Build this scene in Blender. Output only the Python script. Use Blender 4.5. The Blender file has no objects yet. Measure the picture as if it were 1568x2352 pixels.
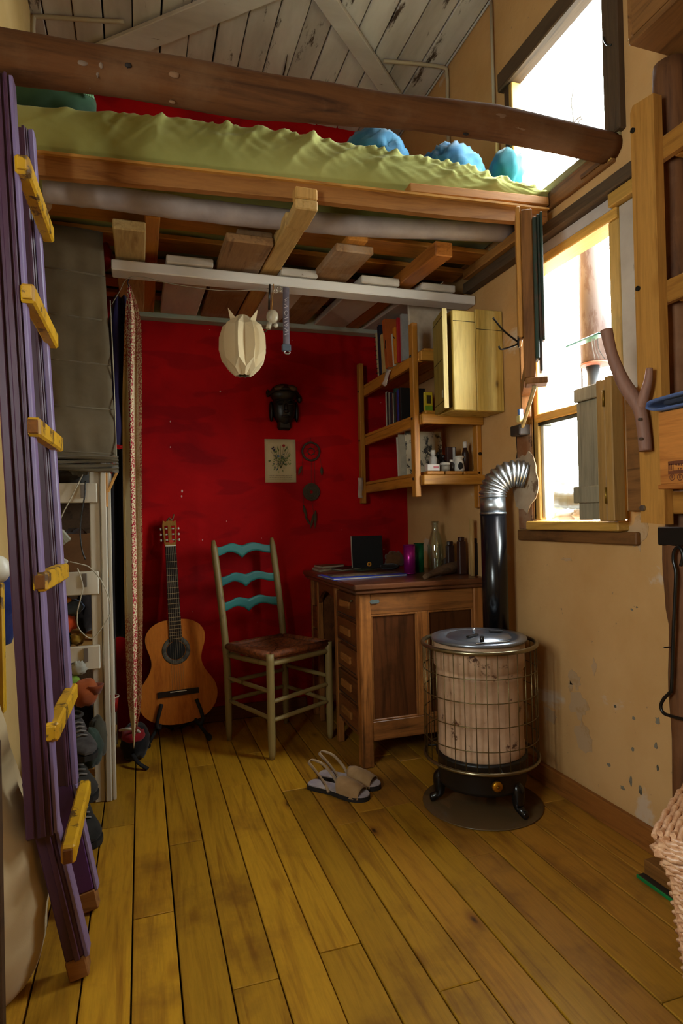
import bpy, bmesh, math, random
from mathutils import Vector as V, Matrix, noise
random.seed(7)
scene = bpy.context.scene
col = scene.collection
PI = math.pi

# ---------------------------------------------------------------- camera
F, YAW, PITCH, ROLL = 1412.2, 0.31614, 0.009244, 0.022845
CAM = V((0.0, 0.0, 1.03))
fwd = V((math.sin(YAW) * math.cos(PITCH), math.cos(YAW) * math.cos(PITCH), math.sin(PITCH)))
r0 = V((math.cos(YAW), -math.sin(YAW), 0.0))
d0 = fwd.cross(r0)
RIGHT = r0 * math.cos(ROLL) + d0 * math.sin(ROLL)
DOWN = d0 * math.cos(ROLL) - r0 * math.sin(ROLL)
cd = bpy.data.cameras.new('camera')
cam = bpy.data.objects.new('camera', cd)
col.objects.link(cam)
m = Matrix((RIGHT, -DOWN, -fwd)).transposed().to_4x4()
m.translation = CAM
cam.matrix_world = m
cd.sensor_fit = 'HORIZONTAL'
cd.sensor_width = 36.0
cd.lens = F / 1568.0 * 36.0
cd.clip_start = 0.02
scene.camera = cam

# ---------------------------------------------------------------- daylight
w = bpy.data.worlds.new('overcast_sky')
scene.world = w
w.use_nodes = True
bg = w.node_tree.nodes['Background']
bg.inputs[0].default_value = (0.95, 0.98, 1.0, 1)
bg.inputs[1].default_value = 22.0


def portal(name, loc, rot, sx, sy):
    l = bpy.data.lights.new(name, 'AREA')
    l.shape = 'RECTANGLE'
    l.size, l.size_y = sx, sy
    l.cycles.is_portal = True
    o = bpy.data.objects.new(name, l)
    o.location = loc
    o.rotation_euler = rot
    col.objects.link(o)


portal('lower_window_portal', (1.56, 1.79, 1.49), (0, math.radians(90), 0), 1.0, 0.46)
portal('upper_window_portal', (1.56, 1.84, 2.51), (0, math.radians(90), 0), 0.60, 0.57)
portal('side_window_portal', (-.92, .31, 1.45), (0, math.radians(-90), 0), .80, .62)

vs = scene.view_settings
vs.view_transform = 'Standard'
vs.look = 'None'
vs.exposure = 0.85
vs.gamma = 1.0
vs.use_curve_mapping = False
scene.cycles.use_denoising = True
scene.cycles.max_bounces = 8
scene.cycles.diffuse_bounces = 5
scene.cycles.transparent_max_bounces = 16
scene.cycles.sample_clamp_indirect = 12.0


# ---------------------------------------------------------------- pixel -> place helpers
def ray(px, py):
    return (RIGHT * ((px - 784.0) / F) + DOWN * ((py - 1176.0) / F) + fwd)


def P(px, py, x=None, y=None, z=None):
    d = ray(px, py)
    if x is not None:
        t = x / d.x
    elif y is not None:
        t = y / d.y
    else:
        t = (z - CAM.z) / d.z
    return CAM + d * t


# ---------------------------------------------------------------- mesh helpers
class MB:
    def __init__(s):
        s.v, s.f, s.sm = [], [], []

    def add(s, vs_, fs, smooth=False):
        o = len(s.v)
        s.v += [V(p) for p in vs_]
        s.f += [tuple(i + o for i in f) for f in fs]
        s.sm += [smooth] * len(fs)
        return s

    def fbox(s, c, ax, ay, az, b=0.002):
        """chamfered box, centre c, half-axis vectors"""
        hx, hy, hz = ax.length, ay.length, az.length
        ux, uy, uz = ax / hx, ay / hy, az / hz
        b = min(b, hx * .45, hy * .45, hz * .45)
        vs_, idx = [], {}
        for sx in (-1, 1):
            for sy in (-1, 1):
                for sz in (-1, 1):
                    for k in range(3):
                        e = [hx - b, hy - b, hz - b]
                        e[k] += b
                        idx[sx, sy, sz, k] = len(vs_)
                        vs_.append(c + ux * sx * e[0] + uy * sy * e[1] + uz * sz * e[2])
        fs = []
        S = (-1, 1)
        for k in range(3):
            for sg in S:
                q = []
                for a, b2 in ((-1, -1), (1, -1), (1, 1), (-1, 1)):
                    t = [0, 0, 0]
                    t[k] = sg
                    t[(k + 1) % 3] = a
                    t[(k + 2) % 3] = b2
                    q.append(idx[t[0], t[1], t[2], k])
                fs.append(q)
        for k in range(3):
            i, j = (k + 1) % 3, (k + 2) % 3
            for a in S:
                for b2 in S:
                    t0, t1 = [0, 0, 0], [0, 0, 0]
                    t0[k], t1[k] = -1, 1
                    t0[i] = t1[i] = a
                    t0[j] = t1[j] = b2
                    fs.append([idx[(*t0, i)], idx[(*t1, i)], idx[(*t1, j)], idx[(*t0, j)]])
        for sx in S:
            for sy in S:
                for sz in S:
                    fs.append([idx[sx, sy, sz, 0], idx[sx, sy, sz, 1], idx[sx, sy, sz, 2]])
        return s.add(vs_, fs)

    def box(s, x0, x1, y0, y1, z0, z1, b=0.002):
        return s.fbox(V(((x0 + x1) / 2, (y0 + y1) / 2, (z0 + z1) / 2)), V((abs(x1 - x0) / 2, 0, 0)), V((0, abs(y1 - y0) / 2, 0)), V((0, 0, abs(z1 - z0) / 2)), b)

    def obox(s, p0, p1, w_, h_, up=(0, 0, 1), b=0.002):
        p0, p1, up = V(p0), V(p1), V(up)
        d = p1 - p0
        side = d.cross(up).normalized()
        u = side.cross(d).normalized()
        return s.fbox((p0 + p1) / 2, d / 2, side * w_ / 2, u * h_ / 2, b)

    def tube(s, pts, r, n=10, cap=True, closed=False, smooth=True, rfun=None, squash=None):
        pts = [V(p) for p in pts]
        N = len(pts)
        rs = r if isinstance(r, (list, tuple)) else [r] * N
        up = None
        vs_, fs = [], []
        for i, p in enumerate(pts):
            if closed:
                t = (pts[(i + 1) % N] - pts[i - 1]).normalized()
            else:
                t = (pts[min(i + 1, N - 1)] - pts[max(i - 1, 0)]).normalized()
            if up is None:
                up = t.orthogonal().normalized()
                if squash:
                    up = (V(squash[0]) - t * V(squash[0]).dot(t)).normalized()
            up = (up - t * up.dot(t)).normalized()
            sd = t.cross(up)
            for k in range(n):
                a = 2 * PI * k / n
                rr = rs[i] * (rfun(i, a) if rfun else 1.0)
                q = squash[1] if squash else 1.0
                vs_.append(p + up * math.cos(a) * rr * q + sd * math.sin(a) * rr)
        M = N if closed else N - 1
        for i in range(M):
            for k in range(n):
                a, b = i * n + k, i * n + (k + 1) % n
                c, d = ((i + 1) % N) * n + (k + 1) % n, ((i + 1) % N) * n + k
                fs.append((a, b, c, d))
        s.add(vs_, fs, smooth)
        if cap and not closed:
            s.add(vs_[:n], [tuple(range(n))])
            s.add(vs_[-n:], [tuple(range(n))])
        return s

    def lathe(s, prof, c, n=24, axis=(0, 0, 1), smooth=True, rfun=None, arc=None):
        c, ax = V(c), V(axis).normalized()
        u = V((1, 0, 0)) if abs(ax.z) > .9 else V((0, 0, 1)).cross(ax).normalized()
        u = (u - ax * u.dot(ax)).normalized()
        v = ax.cross(u)
        vs_, fs = [], []
        for (r, h) in prof:
            for k in range(n):
                a = 2 * PI * k / n
                rr = max(r, 1e-4) * (rfun(a, h) if rfun else 1)
                vs_.append(c + u * math.cos(a) * rr + v * math.sin(a) * rr + ax * h)
        for i in range(len(prof) - 1):
            for k in range(n):
                fs.append((i * n + k, i * n + (k + 1) % n, (i + 1) * n + (k + 1) % n, (i + 1) * n + k))
        s.add(vs_, fs, smooth)
        s.add(vs_[:n], [tuple(range(n))])
        s.add(vs_[-n:], [tuple(range(n))])
        return s

    def prism(s, poly, o, u, v, t, smooth=False):
        """2-D polygon on axes u, v from origin o, extruded by t along u x v"""
        o, u, v = V(o), V(u), V(v)
        n = u.cross(v).normalized()
        A = [o + u * a + v * b for a, b in poly]
        B = [p + n * t for p in A]
        N = len(A)
        s.add(A + B, [tuple(range(N)), tuple(range(2 * N - 1, N - 1, -1))])
        s.add(A + B, [(i, (i + 1) % N, N + (i + 1) % N, N + i) for i in range(N)], smooth)
        return s

    def sheet(s, rows, t, nrm, smooth=True):
        """grid of points given as rows, thickened by t along nrm"""
        R, C = len(rows), len(rows[0])
        n = V(nrm).normalized() * t
        A = [V(p) for r in rows for p in r]
        B = [p + n for p in A]
        fs = []
        for i in range(R - 1):
            for j in range(C - 1):
                a = i * C + j
                fs.append((a, a + 1, a + C + 1, a + C))
                fs.append((R * C + a, R * C + a + C, R * C + a + C + 1, R * C + a + 1))
        rim = [j for j in range(C)] + [i * C + C - 1 for i in range(1, R)] + [(R - 1) * C + j for j in range(C - 2, -1, -1)] + [i * C for i in range(R - 2, 0, -1)]
        for k in range(len(rim)):
            a, b = rim[k], rim[(k + 1) % len(rim)]
            fs.append((a, b, R * C + b, R * C + a))
        return s.add(A + B, fs, smooth)

    def ell(s, c, rx, ry, rz, nu=20, nv=12, amp=0.0, fr=6.0, seed=0, flat=None, axes=None, ridge=False):
        c = V(c)
        X, Y, Z = axes if axes else (V((1, 0, 0)), V((0, 1, 0)), V((0, 0, 1)))
        vs_, fs = [], []
        for j in range(nv + 1):
            th = PI * j / nv
            for i in range(nu):
                ph = 2 * PI * i / nu
                d = V((math.sin(th) * math.cos(ph), math.sin(th) * math.sin(ph), -math.cos(th)))
                k = 1.0
                if amp:
                    q = d * fr * .35 + V((seed * 3.1, seed * 1.7, seed))
                    nz = noise.noise(q) + .5 * noise.noise(q * 2.3)
                    if ridge:
                        nz = .6 - abs(nz) * 2
                    k += amp * nz
                z = d.z * rz * k
                if flat is not None:
                    z = max(z, -flat)
                vs_.append(c + X * d.x * rx * k + Y * d.y * ry * k + Z * z)
        for j in range(nv):
            for i in range(nu):
                fs.append((j * nu + i, j * nu + (i + 1) % nu, (j + 1) * nu + (i + 1) % nu, (j + 1) * nu + i))
        return s.add(vs_, fs, True)

    def obj(s, name, mat, parent=None, label=None, cat=None, group=None, kind=None, merge=True):
        if parent is None:
            lo = V((min(p.x for p in s.v), min(p.y for p in s.v), min(p.z for p in s.v)))
            hi = V((max(p.x for p in s.v), max(p.y for p in s.v), max(p.z for p in s.v)))
            org = V(((lo.x + hi.x) / 2, (lo.y + hi.y) / 2, lo.z))
        else:
            org, q = V((0, 0, 0)), parent
            while q is not None:
                org += q.location
                q = q.parent
        me = bpy.data.meshes.new(name)
        me.from_pydata([tuple(p - org) for p in s.v], [], s.f)
        for p, sm in zip(me.polygons, s.sm):
            p.use_smooth = sm
        bm = bmesh.new()
        bm.from_mesh(me)
        if merge:
            bmesh.ops.remove_doubles(bm, verts=bm.verts, dist=1e-5)
        bmesh.ops.recalc_face_normals(bm, faces=bm.faces)
        bm.to_mesh(me)
        bm.free()
        o = bpy.data.objects.new(name, me)
        me.materials.append(mat)
        col.objects.link(o)
        if parent is None:
            o.location = org
        else:
            o.parent = parent
        return tag(o, label, cat, group, kind)


def tag(o, label=None, cat=None, group=None, kind=None):
    if label:
        o['label'] = label
    if cat:
        o['category'] = cat
    if group:
        o['group'] = group
    if kind:
        o['kind'] = kind
    return o


def T(name, label, cat, loc, group=None):
    o = bpy.data.objects.new(name, None)
    o.empty_display_size = .05
    o.location = loc
    col.objects.link(o)
    return tag(o, label, cat, group)


def lerp(a, b, t):
    return a + (b - a) * t


def interp(xs, ys, x):
    if x <= xs[0]:
        return ys[0]
    for i in range(len(xs) - 1):
        if x <= xs[i + 1]:
            return lerp(ys[i], ys[i + 1], (x - xs[i]) / (xs[i + 1] - xs[i]))
    return ys[-1]


def arc(c, r, a0, a1, n, u, v):
    c, u, v = V(c), V(u), V(v)
    return [c + u * r * math.cos(lerp(a0, a1, i / n)) + v * r * math.sin(lerp(a0, a1, i / n)) for i in range(n + 1)]


def ring(c, r, n, u=(1, 0, 0), v=(0, 1, 0)):
    return arc(c, r, 0, 2 * PI * (n - 1) / n, n - 1, u, v)


def smooth_path(pts, n=6):
    pts = [V(p) for p in pts]
    out = []
    for i in range(len(pts) - 1):
        p0, p1, p2, p3 = pts[max(i - 1, 0)], pts[i], pts[i + 1], pts[min(i + 2, len(pts) - 1)]
        for k in range(n):
            t = k / n
            out.append(.5 * ((2 * p1) + (p2 - p0) * t + (2 * p0 - 5 * p1 + 4 * p2 - p3) * t * t + (3 * p1 - p0 - 3 * p2 + p3) * t ** 3))
    out.append(pts[-1])
    return out


# ---------------------------------------------------------------- materials
def lin(h):
    h = h.lstrip('#')
    c = [int(h[i:i + 2], 16) / 255 for i in (0, 2, 4)]
    return tuple(x / 12.92 if x <= .04045 else ((x + .055) / 1.055) ** 2.4 for x in c) + (1,)


class NT:
    def __init__(s, name):
        s.m = bpy.data.materials.new(name)
        s.m.use_nodes = True
        s.t = s.m.node_tree
        s.b = s.t.nodes['Principled BSDF']

    def n(s, typ, **kw):
        nd = s.t.nodes.new(typ)
        for k, v in kw.items():
            if k.startswith('i_'):
                nd.inputs[k[2:].replace('_', ' ')].default_value = v
            else:
                setattr(nd, k, v)
        return nd

    def l(s, a, b):
        s.t.links.new(a, b)

    def coord(s, scale=(1, 1, 1), rnd=True):
        tc = s.n('ShaderNodeTexCoord')
        mp = s.n('ShaderNodeMapping')
        mp.inputs['Scale'].default_value = scale
        if rnd:
            oi = s.n('ShaderNodeObjectInfo')
            mu = s.n('ShaderNodeMath', operation='MULTIPLY')
            mu.inputs[1].default_value = 37.0
            s.l(oi.outputs['Random'], mu.inputs[0])
            ad = s.n('ShaderNodeVectorMath', operation='ADD')
            s.l(tc.outputs['Object'], ad.inputs[0])
            s.l(mu.outputs[0], ad.inputs[1])
            s.l(ad.outputs[0], mp.inputs['Vector'])
        else:
            s.l(tc.outputs['Object'], mp.inputs['Vector'])
        return mp.outputs[0]

    def noise(s, vec, scale, detail=5, rough=.6, dist=0):
        nd = s.n('ShaderNodeTexNoise')
        nd.inputs['Scale'].default_value = scale
        nd.inputs['Detail'].default_value = detail
        nd.inputs['Roughness'].default_value = rough
        nd.inputs['Distortion'].default_value = dist
        s.l(vec, nd.inputs['Vector'])
        return nd.outputs['Fac']

    def ramp(s, fac, stops):
        nd = s.n('ShaderNodeValToRGB')
        e = nd.color_ramp.elements
        while len(e) < len(stops):
            e.new(.5)
        for el, (p, c) in zip(e, stops):
            el.position = p
            el.color = c if isinstance(c, tuple) else (c, c, c, 1)
        s.l(fac, nd.inputs[0])
        return nd.outputs[0]

    def mix(s, fac, a, b, mode='MIX'):
        nd = s.n('ShaderNodeMix', data_type='RGBA', blend_type=mode)
        for sock, val in ((nd.inputs[0], fac), (nd.inputs[6], a), (nd.inputs[7], b)):
            if isinstance(val, (int, float, tuple)):
                sock.default_value = val
            else:
                s.l(val, sock)
        return nd.outputs[2]

    def bump(s, h, strength=.3, dist=.01):
        nd = s.n('ShaderNodeBump')
        nd.inputs['Strength'].default_value = strength
        nd.inputs['Distance'].default_value = dist
        s.l(h, nd.inputs['Height'])
        s.l(nd.outputs[0], s.b.inputs['Normal'])

    def vary(s, c, lo=.75, hi=1.15):
        oi = s.n('ShaderNodeObjectInfo')
        mr = s.n('ShaderNodeMapRange')
        mr.inputs['To Min'].default_value = lo
        mr.inputs['To Max'].default_value = hi
        s.l(oi.outputs['Random'], mr.inputs[0])
        return s.mix(1.0, c, mr.outputs[0], 'MULTIPLY')

    def out(s, c, rough=.6, metal=0, spec=.5):
        if isinstance(c, tuple):
            s.b.inputs['Base Color'].default_value = c
        else:
            s.l(c, s.b.inputs['Base Color'])
        s.b.inputs['Roughness'].default_value = rough
        s.b.inputs['Metallic'].default_value = metal
        s.b.inputs['Specular IOR Level'].default_value = spec
        return s.m


CACHE = {}


def wood(light, dark, axis='X', rough=.55, knots=.5, fine=26, key='', coat=0, lo=.8, hi=1.15, stain=None):
    k = ('wood', light, dark, axis, rough, knots, key, coat, stain)
    if k in CACHE:
        return CACHE[k]
    n = NT('wood_' + light.strip('#') + axis + key)
    sc = {'X': (1.1, 15, 15), 'Y': (15, 1.1, 15), 'Z': (15, 15, 1.1)}[axis]
    sc2 = tuple(4 if q < 2 else 9 for q in sc)
    v = n.coord(sc)
    g = n.noise(v, 1.6, 6, .62, 1.4)
    c = n.ramp(g, [(.25, lin(dark)), (.5, lin(light)), (.8, lin(light))])
    f = n.noise(v, fine / 3.0, 4, .7)
    c = n.mix(.35, c, n.ramp(f, [(.3, .45), (.6, 1.0)]), 'MULTIPLY')
    if knots:
        v2 = n.coord(sc2)
        vo = n.n('ShaderNodeTexVoronoi')
        vo.inputs['Scale'].default_value = .75
        n.l(v2, vo.inputs['Vector'])
        kn = n.ramp(vo.outputs['Distance'], [(.04, 1.0), (.16, 0.0)])
        c = n.mix(n.mix(1.0, kn, (knots,) * 3 + (1,), 'MULTIPLY'), c, lin(dark), 'MIX')
        c = n.mix(n.mix(1.0, n.ramp(vo.outputs['Distance'], [(.02, 1.0), (.06, 0.0)]), (knots,) * 3 + (1,), 'MULTIPLY'), c, lin('2a1608'), 'MIX')
    if stain:
        st = n.noise(n.coord((1, 1, 1)), 3.2, 6, .65)
        c = n.mix(n.ramp(st, [(.52, 0.0), (.72, .75)]), c, lin(stain))
    c = n.vary(c, lo, hi)
    n.bump(g, .25, .004)
    mt = n.out(c, rough, spec=.25)
    if coat:
        n.b.inputs['Coat Weight'].default_value = coat
        n.b.inputs['Coat Roughness'].default_value = .3
    CACHE[k] = mt
    return mt


def paint(c, under='5a4630', amt=.35, rough=.5, scale=9, dirt='40382c', dirta=.25, axis=None, metal=0):
    k = ('paint', c, under, amt, rough, scale, dirt, dirta, axis)
    if k in CACHE:
        return CACHE[k]
    n = NT('paint_' + c.strip('#'))
    sc = {None: (1, 1, 1), 'X': (.25, 1, 1), 'Y': (1, .25, 1), 'Z': (1, 1, .25)}[axis]
    v = n.coord(sc)
    a = n.noise(v, scale, 8, .72)
    fac = n.ramp(a, [(amt, 1.0), (amt + .05, 0.0)])
    d = n.noise(v, scale * .4, 5, .6)
    base = n.mix(n.ramp(d, [(.35, dirta), (.65, 0.0)]), lin(c), lin(dirt))
    cc = n.mix(fac, base, lin(under))
    n.bump(a, .25, .003)
    CACHE[k] = n.out(cc, rough, metal)
    return CACHE[k]


def cloth(c, c2=None, rough=.9, fr=9, key=''):
    k = ('cloth', c, c2, fr)
    if k in CACHE:
        return CACHE[k]
    n = NT('cloth_' + c.strip('#'))
    v = n.coord((1, 1, 1))
    a = n.noise(v, fr, 5, .6)
    cc = n.ramp(a, [(.3, lin(c2 or c)), (.7, lin(c))])
    n.bump(n.noise(v, 420, 2, .5), .15, .001)
    n.b.inputs['Sheen Weight'].default_value = .15
    CACHE[k] = n.out(cc, rough, spec=.2)
    return CACHE[k]


def plain(c, rough=.5, metal=0, key='', var=0.0):
    k = ('plain', c, rough, metal, var)
    if k in CACHE:
        return CACHE[k]
    n = NT('plain_' + c.strip('#'))
    v = n.coord((1, 1, 1))
    a = n.noise(v, 22, 4, .6)
    lc = lin(c)
    dk = tuple(q * (.75 - var) for q in lc[:3]) + (1,)
    CACHE[k] = n.out(n.ramp(a, [(.3, dk), (.65, lc)]), rough, metal)
    return CACHE[k]


def glass(name, tint=(1, 1, 1, 1), gl=.08, rough=.02):
    n = NT(name)
    n.t.nodes.remove(n.b)
    tr = n.n('ShaderNodeBsdfTransparent')
    tr.inputs[0].default_value = tint
    go = n.n('ShaderNodeBsdfGlossy')
    go.inputs['Roughness'].default_value = rough
    mx = n.n('ShaderNodeMixShader')
    mx.inputs[0].default_value = gl
    n.l(tr.outputs[0], mx.inputs[1])
    n.l(go.outputs[0], mx.inputs[2])
    n.l(mx.outputs[0], n.t.nodes['Material Output'].inputs[0])
    return n.m


def plaster(name, base, c2, patch, dark, chips=.3, scale=1.0):
    n = NT(name)
    v = n.coord((1, 1, 1), False)
    a = n.noise(v, 2.2 * scale, 7, .62)
    c = n.ramp(a, [(.3, lin(c2)), (.65, lin(base))])
    p = n.noise(v, 3.1 * scale, 6, .6, .6)
    c = n.mix(n.ramp(p, [(.645, 0.0), (.68, .8)]), c, lin(patch))
    q = n.noise(v, 9 * scale, 8, .68)
    c = n.mix(n.ramp(q, [(chips, 1.0), (chips + .025, 0.0)]), c, lin(dark))
    sp = n.noise(v, 48, 3, .6)
    c = n.mix(n.ramp(sp, [(.24, .7), (.29, 0.0)]), c, lin(dark))
    n.bump(n.noise(v, 26, 6, .65), .35, .006)
    return n.out(c, .85, spec=.25)


M = {}
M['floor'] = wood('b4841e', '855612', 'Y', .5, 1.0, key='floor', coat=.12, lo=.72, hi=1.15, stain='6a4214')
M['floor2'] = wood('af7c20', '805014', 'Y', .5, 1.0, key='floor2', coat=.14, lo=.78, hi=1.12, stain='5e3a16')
M['floor3'] = wood('a87426', '784a18', 'Y', .5, 1.0, key='floor3', coat=.16, lo=.80, hi=1.10, stain='553418')  # browner boards for the window side, reflected daylight put into the colour
M['ceil'] = paint('d6cec6', '4a382a', .355, .8, 10, '7d6a58', .6, 'Y')
M['ceilbrace'] = paint('d2cac2', '6a5442', .33, .8, 12, '8a7666', .5, 'X')
M['gapdark'] = plain('1a120c', .9)
M['log'] = wood('603a1a', '3a200d', 'X', .85, .9, key='log', stain='6e5034')
M['pine'] = wood('c48f4a', '9a6426', 'X', .5, .6, key='p')
M['pineY'] = wood('c48f4a', '9a6426', 'Y', .5, .6, key='p')
M['pineZ'] = wood('c48f4a', '96611f', 'Z', .5, .8, key='p')
M['orange'] = wood('b5762f', '7d4817', 'X', .5, .6, key='o')
M['orangeY'] = wood('b5762f', '7d4817', 'Y', .5, .6, key='o')
M['roughY'] = wood('8e6740', '5c3f25', 'Y', .8, .4, key='r', stain='a89078')
M['paleY'] = wood('c0985a', '94702f', 'Y', .6, .5, key='r')
M['dark'] = wood('4a3522', '2c1e12', 'Y', .7, .3, key='d')
M['whitebeam'] = paint('ddd5ca', '7b6a58', .29, .6, 12, '9b8d7e', .4, 'X')
M['whiteY'] = paint('cfc5b6', '6a4023', .33, .7, 14, '8a7a68', .5, 'Y')
M['white'] = paint('c9c0ad', '6a5a45', .28, .55, 14, '7d705c', .4, 'Z')
M['purple'] = paint('4c2a42', '5a3b2a', .26, .45, 10, '331b2c', .5, 'Z')
M['purple_lit'] = paint('84739a', '5a3b2a', .25, .45, 10, '5c4470', .4, 'Z')  # the ladder's purple with window light painted in, for right-hand faces
M['yellow'] = paint('d2a112', '5a3d12', .40, .5, 16, '8a5a0a', .5)
M['endgrain'] = wood('9a6a3a', '5f3a1a', 'X', .8, 0, key='e')
M['black'] = plain('0d0c0b', .35)
M['blackm'] = plain('121010', .75)
M['steel'] = plain('9a9a98', .35, 1.0)
M['galv'] = plain('b5bac0', .38, 1.0, var=.2)
M['glass'] = glass('window_glass', (.96, 1, .98, 1))
M['bglass'] = glass('bottle_glass', (.86, .92, .90, 1), .16)

# ================================================================ THE ROOM
XL, XR, YB, YF, ZC = -0.40, 1.45, 3.22, -1.35, 3.19
XLN = -0.80      # the room is wider beside the camera
red = NT('red_limewash')
_v = red.coord((1, 1, 1), False)
_c = red.ramp(red.noise(_v, 1.7, 6, .6, .8), [(.3, lin('8a0006')), (.55, lin('ae0306')), (.8, lin('c60c08'))])
_v2 = red.coord((1.2, 1, 3.5), False)
_c = red.mix(red.ramp(red.noise(_v2, 2.6, 3, .4, .3), [(.54, 0.0), (.58, .35)]), _c, lin('64000a'))
_c = red.mix(red.ramp(red.noise(_v, 34, 2, .5), [(.20, .8), (.215, 0.0)]), _c, lin('c9a28a'))
red.bump(red.noise(_v, 30, 5, .6), .25, .004)
M['red'] = red.out(_c, .75, spec=.15)
M['wall'] = plaster('ochre_plaster', 'c59a64', 'b3854e', 'bfa890', '6d6152', .255)
M['wallL'] = plaster('cream_plaster', 'c0a068', 'ad8c52', 'b49a6a', '6d5a40', .2)

# floor: slab and its boards
slab = MB().box(XLN, XR, YF, YB, -.14, -.024).obj('floor', M['gapdark'], kind='structure')
PW, PX0 = .1056, -.039
k0 = math.floor((XLN - PX0) / PW)
for k in range(k0, 22):
    xa, xb = max(PX0 + k * PW, XLN), min(PX0 + (k + 1) * PW, XR)
    if xb - xa < .01:
        continue
    rr = random.Random(100 + k)
    ys = [YF]
    y = YF + rr.uniform(.5, 1.4)
    while y < YB - .3:
        ys.append(y)
        y += rr.uniform(.75, 1.5)
    ys.append(YB)
    g = .0012 + .0016 * rr.random()
    for a, b in zip(ys, ys[1:]):
        dz = rr.uniform(-.0012, .0012)
        MB().box(xa + g, xb - g, a + .0012, b - .0012, -.024, dz, .0016).obj('floor_plank', M[('floor', 'floor', 'floor2', 'floor3')[min(3, max(0, int(rr.uniform(0, 1.6) + 2.1 * max(0, xa))))]], slab)  # random board tone, plus window reflection painted in as browner to the right

# ceiling: dark backing, boards, two diagonal braces
ceil = MB().box(XLN, XR + .15, YF, YB + .1, ZC + .025, ZC + .10).obj('ceiling', M['gapdark'], kind='structure')
cw = .119
for k in range(-5, 18):
    xa, xb = -.35 + k * cw, -.35 + (k + 1) * cw
    xa, xb = max(xa, XLN), min(xb, XR)
    if xb - xa < .01:
        continue
    rr = random.Random(k + 50)
    MB().box(xa + rr.uniform(.0015, .004), xb - rr.uniform(.0015, .005), YF, YB, ZC + rr.uniform(-.004, .002), ZC + .025, .003).obj('ceiling_plank', M['ceil'], ceil)
zb = ZC - .012
a0, a1 = P(250, 120, z=ZC - .02), P(545, 0, z=ZC - .02)
dd = (a1 - a0).normalized()
MB().obox(a0 - dd * .35, a1 + dd * .22, .12, .02, b=.003).obj('ceiling_brace', M['ceilbrace'], ceil)
a0, a1 = P(750, 0, z=ZC - .02), P(905, 225, z=ZC - .02)
dd = (a1 - a0).normalized()
MB().obox(a0 - dd * .45, a1 + dd * .12, .085, .02, b=.003).obj('ceiling_brace', M['ceilbrace'], ceil)

c = P(652, 160, z=ZC - .004)
MB().prism([(-.006, -.10), (.004, -.02), (.012, .10), (.002, .04)], (c.x, c.y, ZC - .001), (1, 0, 0), (0, 1, 0), -.006).obj('split_in_board', plain('3a2820', .9), ceil)
MB().box(XLN - .1, XR + .15, YB, YB + .1, -.14, ZC + .025).obj('wall_back', M['red'], kind='structure')
MB().box(XL - .12, XL, 1.98, YB, -.02, ZC).obj('wall_left', M['wallL'], kind='structure')


def holed(name, mat, cells, X0, X1, us, zs):
    mb = MB()
    for i in range(len(us) - 1):
        for j in range(len(zs) - 1):
            uc, zc = (us[i] + us[i + 1]) / 2, (zs[j] + zs[j + 1]) / 2
            if any(h[0] < uc < h[1] and h[2] < zc < h[3] for h in cells):
                continue
            cells_ok = (us[i], us[i + 1], zs[j], zs[j + 1])
            if name != 'wall_front':
                mb.box(X0, X1, *cells_ok, b=.0001)
            else:
                mb.box(us[i], us[i + 1], X0, X1, zs[j], zs[j + 1], b=.0001)
    return mb.obj(name, mat, kind='structure')


HL, HU = (1.555, 2.02, .985, 1.99), (1.55, 2.125, 2.215, 2.80)
holed('wall_right', M['wall'], [HL, HU], XR, XR + .07, [YF, 1.55, 1.555, 2.02, 2.125, YB], [-.14, .985, 1.99, 2.215, 2.80, ZC + .025])
MB().box(XLN - .1, XR + .15, YF - .1, YF, -.14, ZC + .025).obj('wall_front', M['wallL'], kind='structure')
# window beside the camera, in the wall across from the shelving
WY0, WY1, WZ0, WZ1 = .0, .62, 1.05, 1.85
holed('wall_left_alcove', M['wallL'], [(WY0, WY1, WZ0, WZ1)], XLN - .1, XLN, [YF, WY0, WY1, YB], [-.14, WZ0, WZ1, ZC + .025])
_wd = MB()
for a, b, c, d in ((WY0, WY1, WZ0, WZ0 + .04), (WY0, WY1, WZ1 - .04, WZ1), (WY0, WY0 + .04, WZ0 + .04, WZ1 - .04), (WY1 - .04, WY1, WZ0 + .04, WZ1 - .04), ((WY0 + WY1) / 2 - .02, (WY0 + WY1) / 2 + .02, WZ0 + .04, WZ1 - .04)):
    _wd.box(XLN - .06, XLN - .02, a, b, c, d)
wr_ = _wd.obj('window_3', M['white'], kind='structure')
MB().box(XLN - .043, XLN - .039, WY0 + .04, WY1 - .04, WZ0 + .04, WZ1 - .04, .0005).obj('pane', M['glass'], wr_)

# baseboards
MB().box(.05, .83, YB - .018, YB, 0, .075, .004).obj('baseboard_back', wood('6a3a1c', '44220f', 'X', .5, .3, key='bb'), kind='structure')
MB().box(XR - .02, XR, -1.3, 2.36, 0, .078, .004).obj('baseboard_right', wood('8a5423', '5e3413', 'Y', .5, .4, key='bb'), kind='structure')

# ---------------------------------------------------------------- windows in the right-hand wall
M['dkframe'] = wood('54402c', '2e2216', 'Y', .7, .3, key='wf')
M['dkframeZ'] = wood('54402c', '2e2216', 'Z', .7, .3, key='wf')
M['ltframe'] = wood('b98b3f', '8a6426', 'Y', .55, .4, key='lf')
M['ltframeZ'] = wood('b08a48', '86652c', 'Z', .55, .4, key='lf')
M['brownY'] = wood('7c5128', '4a2c12', 'Y', .6, .5, key='br', stain='3c2716')

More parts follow.
